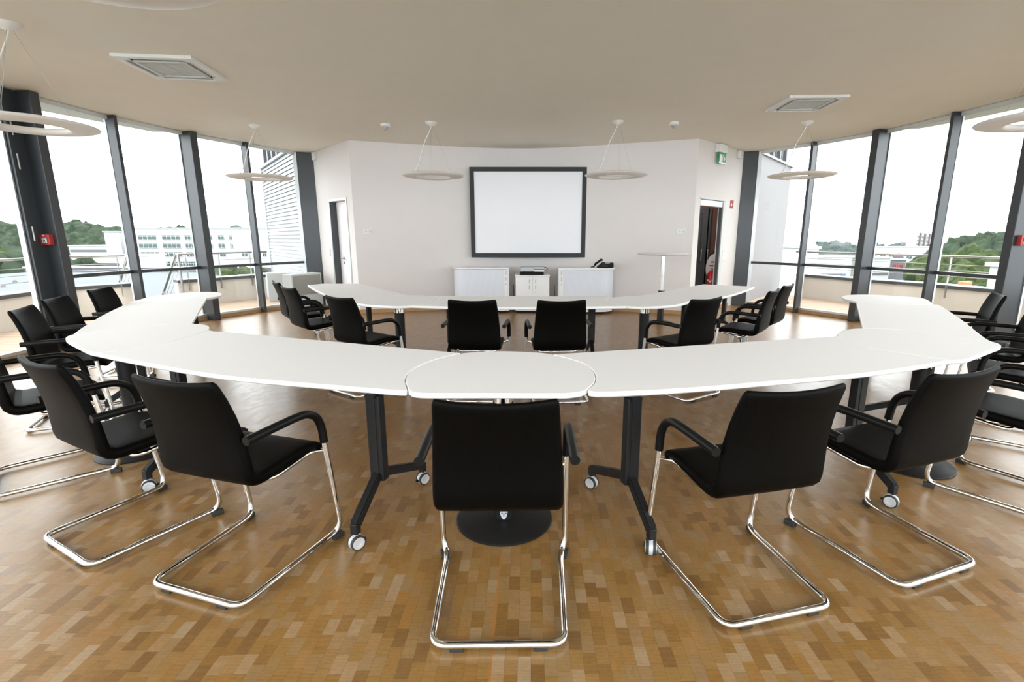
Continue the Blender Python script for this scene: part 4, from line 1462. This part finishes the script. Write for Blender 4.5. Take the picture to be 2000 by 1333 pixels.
# green emergency exit sign: white housing with a hanging green pictogram panel
p = on(W2, eR, nR, 0.80, 0.052)
r_ = thing('exit_sign', 'green and white emergency exit sign above the open doorway', 'exit sign', (p[0], p[1], 2.91), math.atan2(nR[1], nR[0]) + PI / 2)
MB().box(0, 0, 0.205, 0.33, 0.10, 0.15, bev=0.008).build('housing', M['white'], r_)
pan = MB().box(0, -0.02, 0.03, 0.29, 0.02, 0.20, bev=0.003).build('sign_panel', M['green'], r_)
mb = MB()
for s in (-1, 1):
    y = -0.02 + s * 0.0108
    mb.box(-0.07, y, 0.03, 0.075, 0.002, 0.13)                    # doorway
    mb.box(0.095, y, 0.03, 0.05, 0.002, 0.02)                     # arrow shaft
    mb.beam((0.060, y, 0.03), (0.095, y, 0.06), 0.002, 0.02, up=(0, 0, 1))
    mb.beam((0.060, y, 0.03), (0.095, y, 0.00), 0.002, 0.02, up=(0, 0, 1))
    mb.cyl((0.012, y - 0.001, 0.085), (0.012, y + 0.001, 0.085), 0.013, 12)   # running figure
    mb.beam((0.008, y, 0.070), (-0.004, y, 0.030), 0.002, 0.018)
    mb.beam((-0.004, y, 0.030), (0.020, y, 0.000), 0.002, 0.012)
    mb.beam((0.020, y, 0.000), (0.012, y, -0.030), 0.002, 0.010)
    mb.beam((-0.004, y, 0.030), (-0.022, y, 0.000), 0.002, 0.012)
    mb.beam((0.006, y, 0.062), (0.030, y, 0.045), 0.002, 0.009)
    mb.box(0, y, -0.055, 0.28, 0.002, 0.03)
mb.build('pictogram', M['white'], pan)

# small red fire-equipment sign at the right corner
p = on(W2, eR, nR, 1.55, 0.004)
r_ = thing('fire_sign', 'small red fire equipment sign between doorway and right corner column', 'sign', (p[0], p[1], 2.13), math.atan2(nR[1], nR[0]) + PI / 2)
MB().box(0, 0, 0, 0.15, 0.006, 0.16, bev=0.001).build('sign_panel', M['red'], r_)
mb = MB()
mb.lathe_axis((-0.028, -0.004, -0.01), (-0.028, -0.005, -0.01), [(0, 0), (0.03, 0), (0.03, 1), (0, 1)], 20)
mb.beam((0.02, -0.0045, -0.055), (0.035, -0.0045, 0.055), 0.002, 0.016)
mb.beam((0.045, -0.0045, -0.05), (0.055, -0.0045, 0.02), 0.002, 0.012)
mb.build('pictogram', M['lampwhite'], r_)

# red manual alarm call point on the left edge column + its twin on the right edge column
def alarm(col_root, nm, near_sign, zc, lab):
    c = col_root.location
    side = (-nm[1] * near_sign, nm[0] * near_sign)
    p = (c[0] + side[0] * 0.091 + nm[0] * 0.02, c[1] + side[1] * 0.091 + nm[1] * 0.02)
    r = thing('fire_alarm_call_point', lab, 'fire alarm', (p[0], p[1], zc), math.atan2(side[1], side[0]) + PI / 2, 'fire alarm call points')
    MB().box(0, 0, 0, 0.125, 0.06, 0.13, bev=0.004).build('housing', M['red'], r)
    MB().box(0, -0.031, -0.008, 0.075, 0.004, 0.075, bev=0.002).build('window_frame', M['ink'], r)
    pl = MB().box(0.0, -0.033, -0.008, 0.062, 0.004, 0.064, bev=0.001).build('face_plate', M['white'], r)
    mb = MB()
    mb.cyl((0, -0.035, -0.008), (0, -0.039, -0.008), 0.011, 16)
    for z in (0.016, 0.010, -0.024, -0.031):
        mb.box(0, -0.0355, z, 0.044, 0.001, 0.003)
    mb.build('button', M['ink'], pl)
    mb = MB()
    mb.box(-0.006, -0.0305, 0.048, 0.026, 0.002, 0.010)
    mb.beam((-0.022, -0.0305, 0.052), (-0.006, -0.0305, 0.060), 0.002, 0.005)
    mb.beam((0.010, -0.0305, 0.052), (-0.006, -0.0305, 0.060), 0.002, 0.005)
    mb.build('pictogram', M['lampwhite'], r)
def side_to_cam(nm, c):
    s = (-nm[1], nm[0])
    return 1 if (s[0] * (0 - c[0]) + s[1] * (0 - c[1])) > 0 else -1
alarm(cB, nB, side_to_cam(nB, cB.location), 1.43, 'red fire alarm call point on the dark column at the left edge')
alarm(cBR, nBR, side_to_cam(nBR, cBR.location), 1.42, 'red fire alarm call point on the dark column at the right edge')

# ================================================================== CEILING FITTINGS
def make_cassette(x, y, rz, lab):
    r = thing('ceiling_air_conditioner', lab, 'air conditioner', (x, y, H - 0.035), rz, 'ceiling air conditioner cassettes')
    S = 0.37
    mb = MB()
    for s in (-1, 1):
        mb.box(s * (S - 0.03), 0, 0.017, 0.06, 2 * S, 0.034, bev=0.006)
        mb.box(0, s * (S - 0.03), 0.017, 2 * S - 0.12, 0.06, 0.034, bev=0.006)
    for sx in (-1, 1):
        for sy in (-1, 1):
            mb.box(sx * (S - 0.085), sy * (S - 0.085), 0.017, 0.06, 0.06, 0.030, bev=0.004)
    mb.build('frame', M['white'], r)
    MB().box(0, 0, 0.030, 2 * S - 0.10, 2 * S - 0.10, 0.008).build('duct_recess', M['blackplastic'], r)
    mb = MB()
    q = 0.245
    for s in (-1, 1):
        mb.box(s * (q - 0.015), 0, 0.012, 0.03, 2 * q, 0.026, bev=0.005)
        mb.box(0, s * (q - 0.015), 0.012, 2 * q - 0.06, 0.03, 0.026, bev=0.005)
    for k in range(15):
        mb.box(0, -0.21 + 0.03 * k, 0.014, 0.43, 0.023, 0.008)
    mb.box(0, 0, 0.012, 0.012, 0.43, 0.012)
    mb.build('intake_grille', M['lightgrey'], r)
    for k in range(4):
        a = k * PI / 2
        c_, s_ = math.cos(a), math.sin(a)
        d = 0.275
        MB().box(c_ * d, s_ * d, 0.016, 0.020, 0.46, 0.006, rz=a, bev=0.002).build('air_flap', M['white'], r)
    return r
make_cassette(-3.73, 5.58, math.radians(6), 'square white air conditioner cassette in the left half of the ceiling')
make_cassette(3.62, 6.96, math.radians(-3), 'square white air conditioner cassette in the right half of the ceiling')

for (x, y), lab in (((-2.28, 8.19), 'dome smoke detector on the ceiling left of the screen'), ((2.21, 8.08), 'dome smoke detector on the ceiling right of the screen')):
    r_ = thing('smoke_detector', lab, 'smoke detector', (x, y, H - 0.001), 0, 'smoke detectors')
    MB().lathe(0, 0, [(0, 0), (0.075, 0), (0.075, -0.035), (0.062, -0.045), (0, -0.045)], 28).build('base', M['white'], r_)
    MB().lathe(0, 0, [(0, -0.044), (0.045, -0.044), (0.040, -0.065), (0.022, -0.085), (0, -0.092)], 24).build('sensor_dome', M['silver'], r_)

def make_lamp():
    r = thing('ring_pendant_lamp', '', 'lamp')
    prof = [(0.488, 0.004), (0.480, -0.005), (0.445, -0.015), (0.40, -0.023), (0.36, -0.028), (0.320, -0.030), (0.290, -0.027), (0.272, -0.017), (0.267, 0.0), (0.275, 0.015), (0.30, 0.027), (0.34, 0.030), (0.40, 0.025), (0.45, 0.017), (0.480, 0.010)]
    MB().torus_prof(0, 0, prof, 72).build('ring_shade', M['lampwhite'], r)
    top = H - 2.41
    MB().lathe(0, 0, [(0, top), (0.09, top), (0.088, top - 0.012), (0.05, top - 0.045), (0.018, top - 0.06), (0, top - 0.06)], 24).build('ceiling_rose', M['lampwhite'], r)
    mb = MB()
    mb.sweep([(0.0, 0.0, top - 0.05), (-0.03, 0.0, top - 0.13), (-0.11, 0.01, top - 0.28), (-0.17, 0.0, top - 0.44), (-0.21, -0.01, top - 0.60), (-0.27, 0.0, 0.08), (-0.31, 0.0, 0.026)], 0.0065, 8, fillet=0.12)
    mb.build('power_cable', M['cable'], r)
    for k in range(3):
        a = 2 * PI * k / 3 + 0.5
        MB().sweep([(0.02 * math.cos(a), 0.02 * math.sin(a), top - 0.04), (0.33 * math.cos(a), 0.33 * math.sin(a), 0.026)], 0.0013, 6).build('suspension_wire', M['wire'], r)
    return r
LAMPS = [(-4.38, 8.29, 0.2, 'white ring pendant lamp in front of the far left windows'), (-1.54, 8.08, 0.1, 'white ring pendant lamp just left of the screen'),
         (1.33, 8.02, 0.0, 'white ring pendant lamp just right of the screen'), (4.25, 8.05, -0.3, 'white ring pendant lamp in front of the far right windows'),
         (-4.35, 4.52, 0.3, 'large near white ring pendant lamp cut by the left edge'), (4.30, 4.34, 0.2, 'large near white ring pendant lamp cut by the right edge'),
         (-1.55, 1.86, 0.4, 'white ring pendant lamp cut by the top edge at the upper left')]
lamp0 = make_lamp()
for i, (x, y, rz, lab) in enumerate(LAMPS):
    if i == 0:
        lamp0.location = (x, y, 2.41)
        lamp0.rotation_euler = (0, 0, rz)
        lamp0['label'] = lab
        lamp0['group'] = 'ring pendant lamps'
    else:
        dup(lamp0, (x, y, 2.41), rz, lab, 'ring pendant lamps')

# ================================================================== TERRACE
DECK = [(-8.7, 1.0), (-8.7, 9.3), (-8.0, 9.95), (-7.0, 12.0), (-6.6, 13.0), (-5.0, 11.3), GL['G'], GL['M2'], GL['C'], GL['M1'], GL['B'], GL['M0'], GL['A'], GL['N'], GL['Z']]
DECKR = [(8.5, 1.0), (8.4, 8.4), (8.2, 9.2), (7.5, 10.7), (6.8, 12.6), (6.5, 13.2), (4.95, 11.3), GR['G'], GR['M2'], GR['C'], GR['M1'], GR['B'], GR['M0'], GR['A'], GR['N'], GR['Z']]
struct(MB().prism([vadd(p, (-0.03, 0)) for p in DECK], -0.14, -0.012).build('floor_terrace_left', M['deck']), 'pale wooden terrace decking outside the left windows')
struct(MB().prism([vadd(p, (0.03, 0)) for p in DECKR], -0.14, -0.012).build('floor_terrace_right', M['deck']), 'pale wooden terrace decking outside the right windows')

def parapet(name, line, side, lab):
    """low rendered wall with a dark coping; line is its room-side edge"""
    root = thing(name, lab, None, (line[0][0], line[0][1], 0), 0, kind='structure')
    O = line[0]
    L_ = [(p[0] - O[0], p[1] - O[1]) for p in line]
    MB().prism(wall_strip(L_, 0.28, 0, 0.5, side), -0.5, 0.50).build('wall_body', M['render'], root)
    cap = wall_strip([vadd(p, (0.02 if O[0] < 0 else -0.02, -0.01)) for p in L_], 0.33, 0, 0, side)
    MB().prism(cap, 0.50, 0.56).build('coping', M['capdark'], root)
    MB().prism(inset(cap, 0.012), 0.56, 0.572).build('flashing', M['caplight'], root)
    return root
PL1 = [(-8.20, 1.2), (-8.25, 5.5), (-8.34, 7.65), (-8.45, 8.4), (-8.52, 9.15), (-8.0, 9.8)]
PL2 = [(-7.60, 10.55), (-7.27, 10.95), (-7.0, 11.6), (-6.62, 12.25)]
PR1 = [(6.75, 12.5), (7.05, 11.7), (7.40, 10.65), (7.85, 9.8), (8.02, 9.2), (8.23, 8.5), (8.3, 6.0), (8.3, 1.2)]
parapet('wall_parapet_left', PL1, 1, 'cream terrace parapet with dark coping outside the left column')
parapet('wall_parapet_far_left', PL2, 1, 'cream terrace parapet with dark coping beside the louvred wall')
parapet('wall_parapet_right', PR1, 1, 'cream terrace parapet with dark coping outside the right windows')

def railing(line, lab, posts, grp='terrace railings', zt=1.115, foot=0.32, off=0.0):
    O = line[0]
    root = thing('terrace_railing', lab, 'railing', (O[0], O[1], 0), 0, grp)
    L_ = [(p[0] - O[0], p[1] - O[1]) for p in line]
    MB().sweep([(p[0], p[1], zt) for p in L_], 0.022, 10, fillet=0.1).build('handrail', M['steel'], root)
    for z in (0.96, 0.85, 0.74):
        MB().sweep([(p[0], p[1], z) for p in L_], 0.006, 6, fillet=0.1).build('guard_wire', M['steel'], root)
    # posts at given fractions of the line
    tot = 0
    seg = []
    for a, b in zip(L_[:-1], L_[1:]):
        l = math.hypot(b[0] - a[0], b[1] - a[1])
        seg.append((tot, l, a, b))
        tot += l
    for f in posts:
        d = f * tot
        for t0, l, a, b in seg:
            if t0 <= d <= t0 + l + 1e-6:
                q = (d - t0) / l
                x, y = a[0] + (b[0] - a[0]) * q, a[1] + (b[1] - a[1]) * q
                e = unit((b[0] - a[0], b[1] - a[1]))
                break
        mb = MB()
        mb.box(x, y, (foot + zt) / 2, 0.012, 0.05, zt - foot, rz=math.atan2(e[1], e[0]), bev=0.003)
        mb.build('post', M['steel'], root)
    return root
inn = lambda L_, d: [vadd(p, (d, 0)) for p in L_]
railing([(-7.53, 10.60), (-7.22, 10.98), (-6.95, 11.6), (-6.55, 12.3)], 'steel terrace railing outside the far left window bay', (0.06, 0.40, 0.78))
railing([(-8.12, 1.4), (-8.17, 5.5), (-8.26, 7.65), (-8.37, 8.4), (-8.42, 9.05), (-7.95, 9.70)], 'steel terrace railing outside the left edge column', (0.1, 0.3, 0.5, 0.66, 0.985))
railing([(6.68, 12.5), (6.98, 11.7), (7.33, 10.65), (7.78, 9.75), (7.95, 9.2), (8.15, 8.5), (8.22, 6.0), (8.22, 1.4)], 'steel terrace railing outside the right windows', (0.02, 0.30, 0.425, 0.60, 0.8))

# stair railing in the parapet gap: sloping steel rails leading down
r_ = thing('stair_railing', 'sloping steel stair rails in the parapet gap outside the left windows', 'railing', (-8.0, 10.2, 0))
for (ax, ay, bx, by) in ((0.05, -0.42, -1.5, 0.55), (0.46, 0.36, -1.05, 1.35)):
    MB().sweep([(ax, ay, 1.115), (bx, by, -0.55)], 0.024, 10).build('handrail', M['steel'], r_)
    MB().sweep([(ax + 0.04, ay - 0.02, 1.115), (ax + 0.04, ay - 0.02, -0.1)], 0.024, 10).build('post', M['steel'], r_)
    mb = MB()
    for k in range(1, 6):
        t = k / 6
        mb.sweep([(ax, ay, 1.115 - 0.17 * k), (bx, by, -0.55 - 0.17 * k)], 0.006, 6)
    mb.build('guard_wire', M['steel'], r_)
    MB().sweep([(bx * 0.5 + ax * 0.5, by * 0.5 + ay * 0.5, 0.28), (bx * 0.5 + ax * 0.5, by * 0.5 + ay * 0.5, -0.8)], 0.020, 8).build('post', M['steel'], r_)

# louvred wall outside left, plain wall outside right, slatted fences above them
dL = unit((-0.6, 0.8))
P0 = (-5.02, 11.15)
r_ = thing('wall_louvred', 'white louvred wall outside the far left window', None, (P0[0], P0[1], 0), math.atan2(dL[1], dL[0]), kind='structure')
LW = 4.4
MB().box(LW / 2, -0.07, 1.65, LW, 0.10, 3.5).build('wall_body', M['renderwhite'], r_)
for k in range(36):
    z = 0.10 + 0.092 * k
    MB().box(LW / 2, 0.02 if True else 0, z, LW, 0.012, 0.090, rx=math.radians(14)).build('louvre_blade', M['louvre'], r_)
mb = MB()
mb.box(LW + 0.02, 0.0, 1.68, 0.04, 0.10, 3.44)
mb.box(LW / 2, 0.0, 3.40, LW + 0.3, 0.16, 0.05)
mb.build('louvre_frame', M['alu'], r_)
def slat_fence(P0, d, ln, z0, z1, lab, front):
    r = thing('slat_screen', lab, 'screen', (P0[0], P0[1], 0), math.atan2(d[1], d[0]), 'slatted roof screens')
    n = int(ln / 0.60)
    for k in range(n):
        MB().box(0.35 + k * 0.60, 0, (z0 + z1) / 2, 0.13, 0.08, z1 - z0, bev=0.004).build('slat', M['darkdoor'], r)
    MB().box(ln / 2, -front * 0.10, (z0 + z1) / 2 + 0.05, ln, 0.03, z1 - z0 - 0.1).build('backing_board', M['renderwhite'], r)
    MB().box(ln / 2, 0, z1 + 0.03, ln, 0.12, 0.06).build('top_rail', M['alu'], r)
slat_fence((P0[0], P0[1] + 0.02), dL, 4.2, 3.43, 5.2, 'dark slatted screen on top of the louvred wall', 1)
dR = unit((0.64, 0.77))
P0 = (4.72, 10.98)
LR = 3.43
r_ = thing('wall_outside_right', 'plain white rendered wall outside the far right window', None, (P0[0], P0[1], 0), math.atan2(dR[1], dR[0]), kind='structure')
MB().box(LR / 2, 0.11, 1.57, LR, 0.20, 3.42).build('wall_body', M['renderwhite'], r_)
MB().box(LR / 2 + 0.05, 0.10, 3.30, LR + 0.1, 0.26, 0.05).build('coping', M['louvre'], r_)
slat_fence((P0[0], P0[1] + 0.06), dR, 3.1, 3.33, 5.2, 'dark slatted screen on top of the plain white wall', -1)
# white utility box on the left terrace
tag(MB().box(-6.0, 11.7, 0.32, 0.5, 0.4, 0.66, rz=0.5, bev=0.01).build('terrace_box', M['bldg']), 'low white box on the left terrace before the louvred wall', 'box')

# ================================================================== TOWN
rnd = random.Random(7)
GZ = -14.0
struct(MB().box(0, 480, GZ - 0.5, 2400, 1100, 1.0).build('ground_town', M['ground']), 'ground of the town far below the terrace')

def at(x, y, Y):
    """picture point at plan distance Y -> (X, Z)"""
    fx, fy = (x - PPX) / FPX, (y - 666.5) / FPX
    cp, spn = math.cos(PITCH), math.sin(PITCH)
    d = (fx, cp - fy * spn, -spn - fy * cp)
    return d[0] * Y / d[1], CAM_H + d[2] * Y / d[1]

def building(name, lab, cat, x, y, z0, w, d, h, rz, wall, group=None, parapet=True):
    r = thing(name, lab, cat, (x, y, z0), rz, group)
    MB().box(0, d / 2, h / 2, w, d, h).build('wall', wall, r)
    if parapet:
        mb = MB()
        mb.box(0, d / 2, h + 0.15, w + 0.5, d + 0.5, 0.3)
        mb.build('roof', M['caplight'], r)
    return r

def win(r, x, z, w, h, n=2, y=0.0):
    f = MB().box(x, y - 0.05, z, w, 0.12, h).build('window', M['bldgglass'], r)
    mb = MB()
    for k in range(n + 1):
        mb.box(x - w / 2 + w * k / n, y - 0.10, z, 0.10, 0.12, h)
    mb.box(x, y - 0.10, z + h * 0.22, w, 0.10, 0.08)
    mb.box(x, y - 0.12, z - h / 2, w, 0.2, 0.10)
    mb.build('window_bars', M['bldg'], f)

# white office block seen through the left windows
Yb = 150.0
xl, zt = at(243, 447, Yb)
xr, _ = at(560, 447, Yb)
wB = xr - xl
hB = zt - GZ
r_ = building('office_block', 'long white office block with rows of green windows beyond the left terrace', 'building', (xl + xr) / 2, Yb, GZ, wB, 18, hB, 0.0, M['bldg'])
for (yy, cols) in ((464, [(270, 306), (317, 352), (361, 384), (391, 415), (426, 438), (448, 454)]), (480.5, [(272, 308), (319, 354), (363, 386), (393, 416), (427, 440), (450, 456)]), (497, [(276, 312), (322, 357), (365, 388), (430, 442), (473, 484), (493, 500), (513, 521)])):
    for (a, b) in cols:
        xa, z = at(a, yy, Yb)
        xb, _ = at(b, yy, Yb)
        win(r_, (xa + xb) / 2 - (xl + xr) / 2, z - GZ, xb - xa, 1.25, 4 if b - a > 20 else 2)
for (a, b) in ((278, 304), (308, 334), (340, 362), (364, 388)):
    xa, z = at(a, 517, Yb)
    xb, _ = at(b, 517, Yb)
    win(r_, (xa + xb) / 2 - (xl + xr) / 2, z - GZ, xb - xa, 1.7, 5)
# gable wing left of it
xa, zt2 = at(213, 454, 156)
xb, _ = at(243, 454, 156)
r_ = building('stair_tower', 'windowless white gable wing at the left end of the office block', 'building', (xa + xb) / 2, 154, GZ, xb - xa, 14, zt2 - GZ, 0.0, M['bldg'])
# long low white halls left
for (a, b, yt, Y, lab) in ((134, 216, 481, 170, 'long low white hall below the wooded hill at the left'), (150, 232, 503, 110, 'low pale hall nearer than the long hall at the left')):
    xa, zt = at(a, yt, Y)
    xb, _ = at(b, yt, Y)
    r_ = building('low_hall', lab, 'building', (xa + xb) / 2, Y, GZ, xb - xa, 14, zt - GZ, 0, M['bldg'] if Y > 150 else M['lightgrey'], 'low halls at the left')
    f = MB().box(0, -0.05, (zt - GZ) - 1.6, (xb - xa) * 0.96, 0.1, 0.8).build('window_band', M['bldggrey'], r_)
# grey flat roof just beyond the left terrace with a dark edge, vent dome and lights
r_ = thing('flat_roof_annex', 'annex with wide grey flat roof just below the left terrace', 'building', (-38, 36, -14))
MB().box(0, 0, 5.6, 50, 52, 11.2).build('wall', M['lightgrey'], r_)
MB().box(0, 0, 11.25, 49, 51, 0.1).build('roof', M['roofgrey'], r_)
mb = MB()
mb.box(0, 25.8, 11.5, 50.4, 0.5, 0.7)
mb.box(24.9, 0, 11.4, 0.5, 51, 0.5)
mb.build('roof_edge', M['bldggrey'], r_)
MB().box(0, 25.8, 11.9, 50.6, 0.7, 0.12).build('edge_flashing', M['caplight'], r_)
def vent(x, y, r, h, lab):
    t = thing('roof_vent', lab, 'vent', (x, y, -2.70), 0, 'vents on the annex roof')
    MB().lathe(0, 0, [(0, 0), (r * 0.8, 0), (r * 0.8, h * 0.35), (0, h * 0.35)], 20).build('collar', M['bldggrey'], t)
    MB().lathe(0, 0, [(0, h * 0.3), (r, h * 0.35), (r * 1.05, h * 0.55), (r * 0.8, h * 0.8), (r * 0.35, h * 0.9), (r * 0.35, h), (0, h)], 24).build('dome', M['caplight'], t)
vx, _ = at(196, 532, 30)
vent(vx, 30.0, 0.62, 1.25, 'large pale mushroom vent on the annex roof, seen right of the left edge column')
for (pxx, pyy, lab) in ((29, 550, 'small dark vent on the annex roof, farther of two at the left edge'), (6, 559, 'small dark vent on the annex roof, nearer of two at the left edge')):
    u_ = U(pxx, pyy, -2.6)
    t = thing('roof_outlet', lab, 'vent', (u_[0], u_[1], -2.70), 0, 'small roof outlets')
    MB().lathe(0, 0, [(0, 0), (0.18, 0), (0.16, 0.12), (0.10, 0.22), (0, 0.25)], 16).build('cap', M['bldggrey'], t)

def blobs(name, items, m, sub=2, jitter=0.25, seed=1):
    """tree crowns: lumpy icospheres"""
    R = random.Random(seed)
    mb = MB()
    for (x, y, z, r, sq) in items:
        bm2 = bmesh.new()
        bmesh.ops.create_icosphere(bm2, subdivisions=sub, radius=1.0)
        for v in bm2.verts:
            k = 1 + R.uniform(-jitter, jitter)
            v.co = Vector((x + v.co.x * r * k, y + v.co.y * r * k, z + v.co.z * r * sq * k))
        for f in bm2.faces:
            f.smooth = True
        mb._merge(bm2)
    o = mb.build(name, m)
    return o

def hill(profile, Y, depth, name, m, seed, rmin, rmax, count, lab, zbot=None):
    """woodland following a skyline given in picture coordinates at distance Y"""
    R = random.Random(seed)
    P = [at(x, y, Y) for x, y in profile]
    items = []
    for k in range(count):
        f = R.random()
        i = min(int(f * (len(P) - 1)), len(P) - 2)
        q = f * (len(P) - 1) - i
        x = P[i][0] + (P[i + 1][0] - P[i][0]) * q
        z = P[i][1] + (P[i + 1][1] - P[i][1]) * q
        r = R.uniform(rmin, rmax)
        dep = R.random()
        zz = z - r * 0.9 - dep * (z - (zbot if zbot is not None else GZ)) * 0.9
        items.append((x, Y - dep * depth + R.uniform(-2, 2), zz, r, R.uniform(0.9, 1.35)))
    o = blobs(name, items, m, 2, 0.22, seed)
    bm3 = bmesh.new()
    bm3.from_mesh(o.data)
    zb = zbot if zbot is not None else GZ
    top = [bm3.verts.new((p[0], Y, p[1] - rmax * 0.9)) for p in P]
    bot = [bm3.verts.new((p[0], Y - depth, zb - rmax)) for p in P]
    for i in range(len(P) - 1):
        bm3.faces.new((bot[i], bot[i + 1], top[i + 1], top[i]))
    bm3.to_mesh(o.data)
    bm3.free()
    return tag(o, lab, 'trees', kind='stuff')
hill([(-120, 430), (-40, 433), (20, 438), (60, 444), (110, 440), (150, 434), (200, 441), (250, 444), (330, 446), (385, 446)], 260, 60, 'hillside_woodland', M['forest'], 11, 2.6, 5.2, 1100, 'dense wooded hillside on the left skyline behind the white halls')
hill([(-60, 482), (0, 488), (45, 492)], 95, 20, 'tree_belt', M['hedge'], 12, 1.0, 2.2, 240, 'nearer belt of light green trees at the left edge', zbot=-8)
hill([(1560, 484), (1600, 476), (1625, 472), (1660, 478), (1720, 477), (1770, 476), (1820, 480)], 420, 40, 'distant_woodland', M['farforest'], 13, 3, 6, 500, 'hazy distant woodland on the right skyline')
hill([(1800, 500), (1840, 478), (1880, 463), (1925, 457), (1960, 457), (2010, 462), (2100, 470)], 150, 50, 'green_hill', M['forest'], 14, 1.5, 3.2, 1000, 'round wooded hill outside the right window')
hill([(1780, 512), (1850, 495), (1900, 485), (1960, 497), (2060, 510)], 95, 30, 'slope_bushes', M['hedge'], 15, 0.9, 2.0, 600, 'bright green bushes on the slope before the wooded hill')
# single trees on the left
def tree(pxx, pyt, Y, r, lab, m):
    x, z = at(pxx, pyt, Y)
    t = thing('tree', lab, 'tree', (x, Y, GZ), 0, 'single trees by the halls')
    R = random.Random(int(pxx))
    items = []
    for k in range(16):
        a, q = R.uniform(0, 2 * PI), R.random() ** 0.5
        items.append((math.cos(a) * r * 0.75 * q, math.sin(a) * r * 0.75 * q, (z - GZ) - r * 0.55 - R.random() * r * 1.1, r * R.uniform(0.35, 0.55), 1.0))
    o = blobs('crown', items, m, 2, 0.25, int(pxx))
    o.parent = t
    MB().cyl((0, 0, 0), (0, 0, z - GZ - r), r * 0.10, 10, r2=r * 0.06).build('trunk', M['skirting'], t)
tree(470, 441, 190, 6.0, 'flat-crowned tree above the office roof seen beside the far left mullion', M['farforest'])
tree(146, 487, 100, 4.2, 'dark round tree right of the left edge column before the low hall', M['forest'])
tree(20, 478, 70, 5.0, 'dark green tree at the left edge above the handrail', M['forest'])
# hedge below the office at the far left bay
hill([(425, 527), (460, 525), (505, 526)], 60, 6, 'office_hedge', M['hedge'], 16, 1.0, 1.8, 60, 'green hedge below the office block, seen under the left transom', zbot=-5.5)

# right-hand town
def rb(a, b, yt, Y, d, wall, name, lab, grp=None, bands=1):
    xa, zt = at(a, yt, Y)
    xb, _ = at(b, yt, Y)
    r = building(name, lab, 'building', (xa + xb) / 2, Y, GZ, xb - xa, d, zt - GZ, 0, wall, grp)
    return r, xb - xa, zt - GZ
r_, w, h = rb(1700, 1822, 483, 220, 6, M['bldg'], 'factory_hall', 'long white factory hall with an arched gate on the right skyline')
for k in range(7):
    win(r_, -w / 2 + w * (k + 0.5) / 7, h - 4.4, 2.4, 1.6, 2)
mb = MB()
mb.lathe_axis((-w * 0.04, -0.3, h - 5.2), (-w * 0.04, 0.1, h - 5.2), [(0, 0), (2.6, 0), (2.6, 1), (0, 1)], 24)
mb.build('arched_gate', M['bldggrey'], r_)
for k, (a, b) in enumerate(((1792, 1799), (1801, 1808), (1810, 1817))):
    r_, w, h = rb(a, b - 1.6, 455 + k, 340, 9, M['bldg'], 'tower_block', ['pale tower block, leftmost of three on the right skyline', 'pale tower block, middle of three on the right skyline', 'pale tower block, rightmost of three on the right skyline'][k], 'tower blocks')
    MB().box(w / 2 + 0.3, -0.2, h / 2, 0.9, 1.0, h).build('facade_strip', M['redtower'], r_)
    for q in range(6):
        win(r_, 0, h - 2.5 - q * 2.6, w * 0.7, 1.3, 3)
r_, w, h = rb(1742, 1770, 508, 120, 3, M['bldggrey'], 'grey_store', 'grey store with red lettering on its side, under the right handrail')
mb = MB()
R = random.Random(3)
xx = -w * 0.30
while xx < w * 0.34:
    ww = R.uniform(0.25, 0.45)
    hh = R.choice((0.9, 1.1, 1.1))
    mb.box(xx, -0.1, h - 1.7, 0.14, 0.1, hh)
    if R.random() < 0.7:
        mb.box(xx + ww / 2, -0.1, h - 1.7 + R.choice((-hh / 2 + .07, 0, hh / 2 - .07)), ww, 0.1, 0.14)
    xx += ww + 0.18
mb.build('lettering', M['red'], r_)
r_, w, h = rb(1702, 1740, 505, 112, 4, M['bldg'], 'white_store', 'white store hall left of the grey store, right window')
MB().box(0, -0.05, h - 3.5, w * 0.9, 0.1, 0.5).build('window_band', M['bldggrey'], r_)
r_, w, h = rb(1560, 1665, 503, 90, 5, M['bldg'], 'warehouse', 'low white warehouse outside the far right window')
MB().box(w * 0.1, -0.05, h - 3.9, w * 0.62, 0.1, 1.9).build('window_band', M['bldggrey'], r_)
MB().box(w * 0.37, -0.12, h - 3.9, w * 0.06, 0.1, 1.9).build('blue_gate', M['blue'], r_)
r_, w, h = rb(1580, 1600, 485.5, 76, 8, M['bldg'], 'gabled_house', 'small white gabled house outside the far right window')
mb = MB()
mb.bm.verts.ensure_lookup_table()
g = [mb.bm.verts.new(p) for p in ((-w / 2, 0, h), (w / 2, 0, h), (0, 0, h + 0.9), (-w / 2, 8, h), (w / 2, 8, h), (0, 8, h + 0.9))]
for f in ((0, 1, 2), (3, 5, 4), (0, 2, 5, 3), (1, 4, 5, 2), (0, 3, 4, 1)):
    mb.bm.faces.new([g[i] for i in f])
mb.build('gable_roof', M['caplight'], r_)
# lawn, orange sheet, white cube near the right edge
struct(MB().box(75, 80, -9.5, 60, 50, 0.4).build('ground_lawn', M['grass']), 'mown lawn below the right terrace')
r_, w, h = rb(1952, 1996, 521, 40, 0.8, M['bldg'], 'white_cube', 'plain white cube building at the right edge below the hill')
xo, zo = at(1885, 553, 33)
tag(MB().box(xo, 33, zo - 2.0, 0.8, 0.5, 4.2, rz=0.4, bev=0.1).build('orange_kiosk', M['orange']), 'orange roofed kiosk behind the right parapet', 'kiosk')
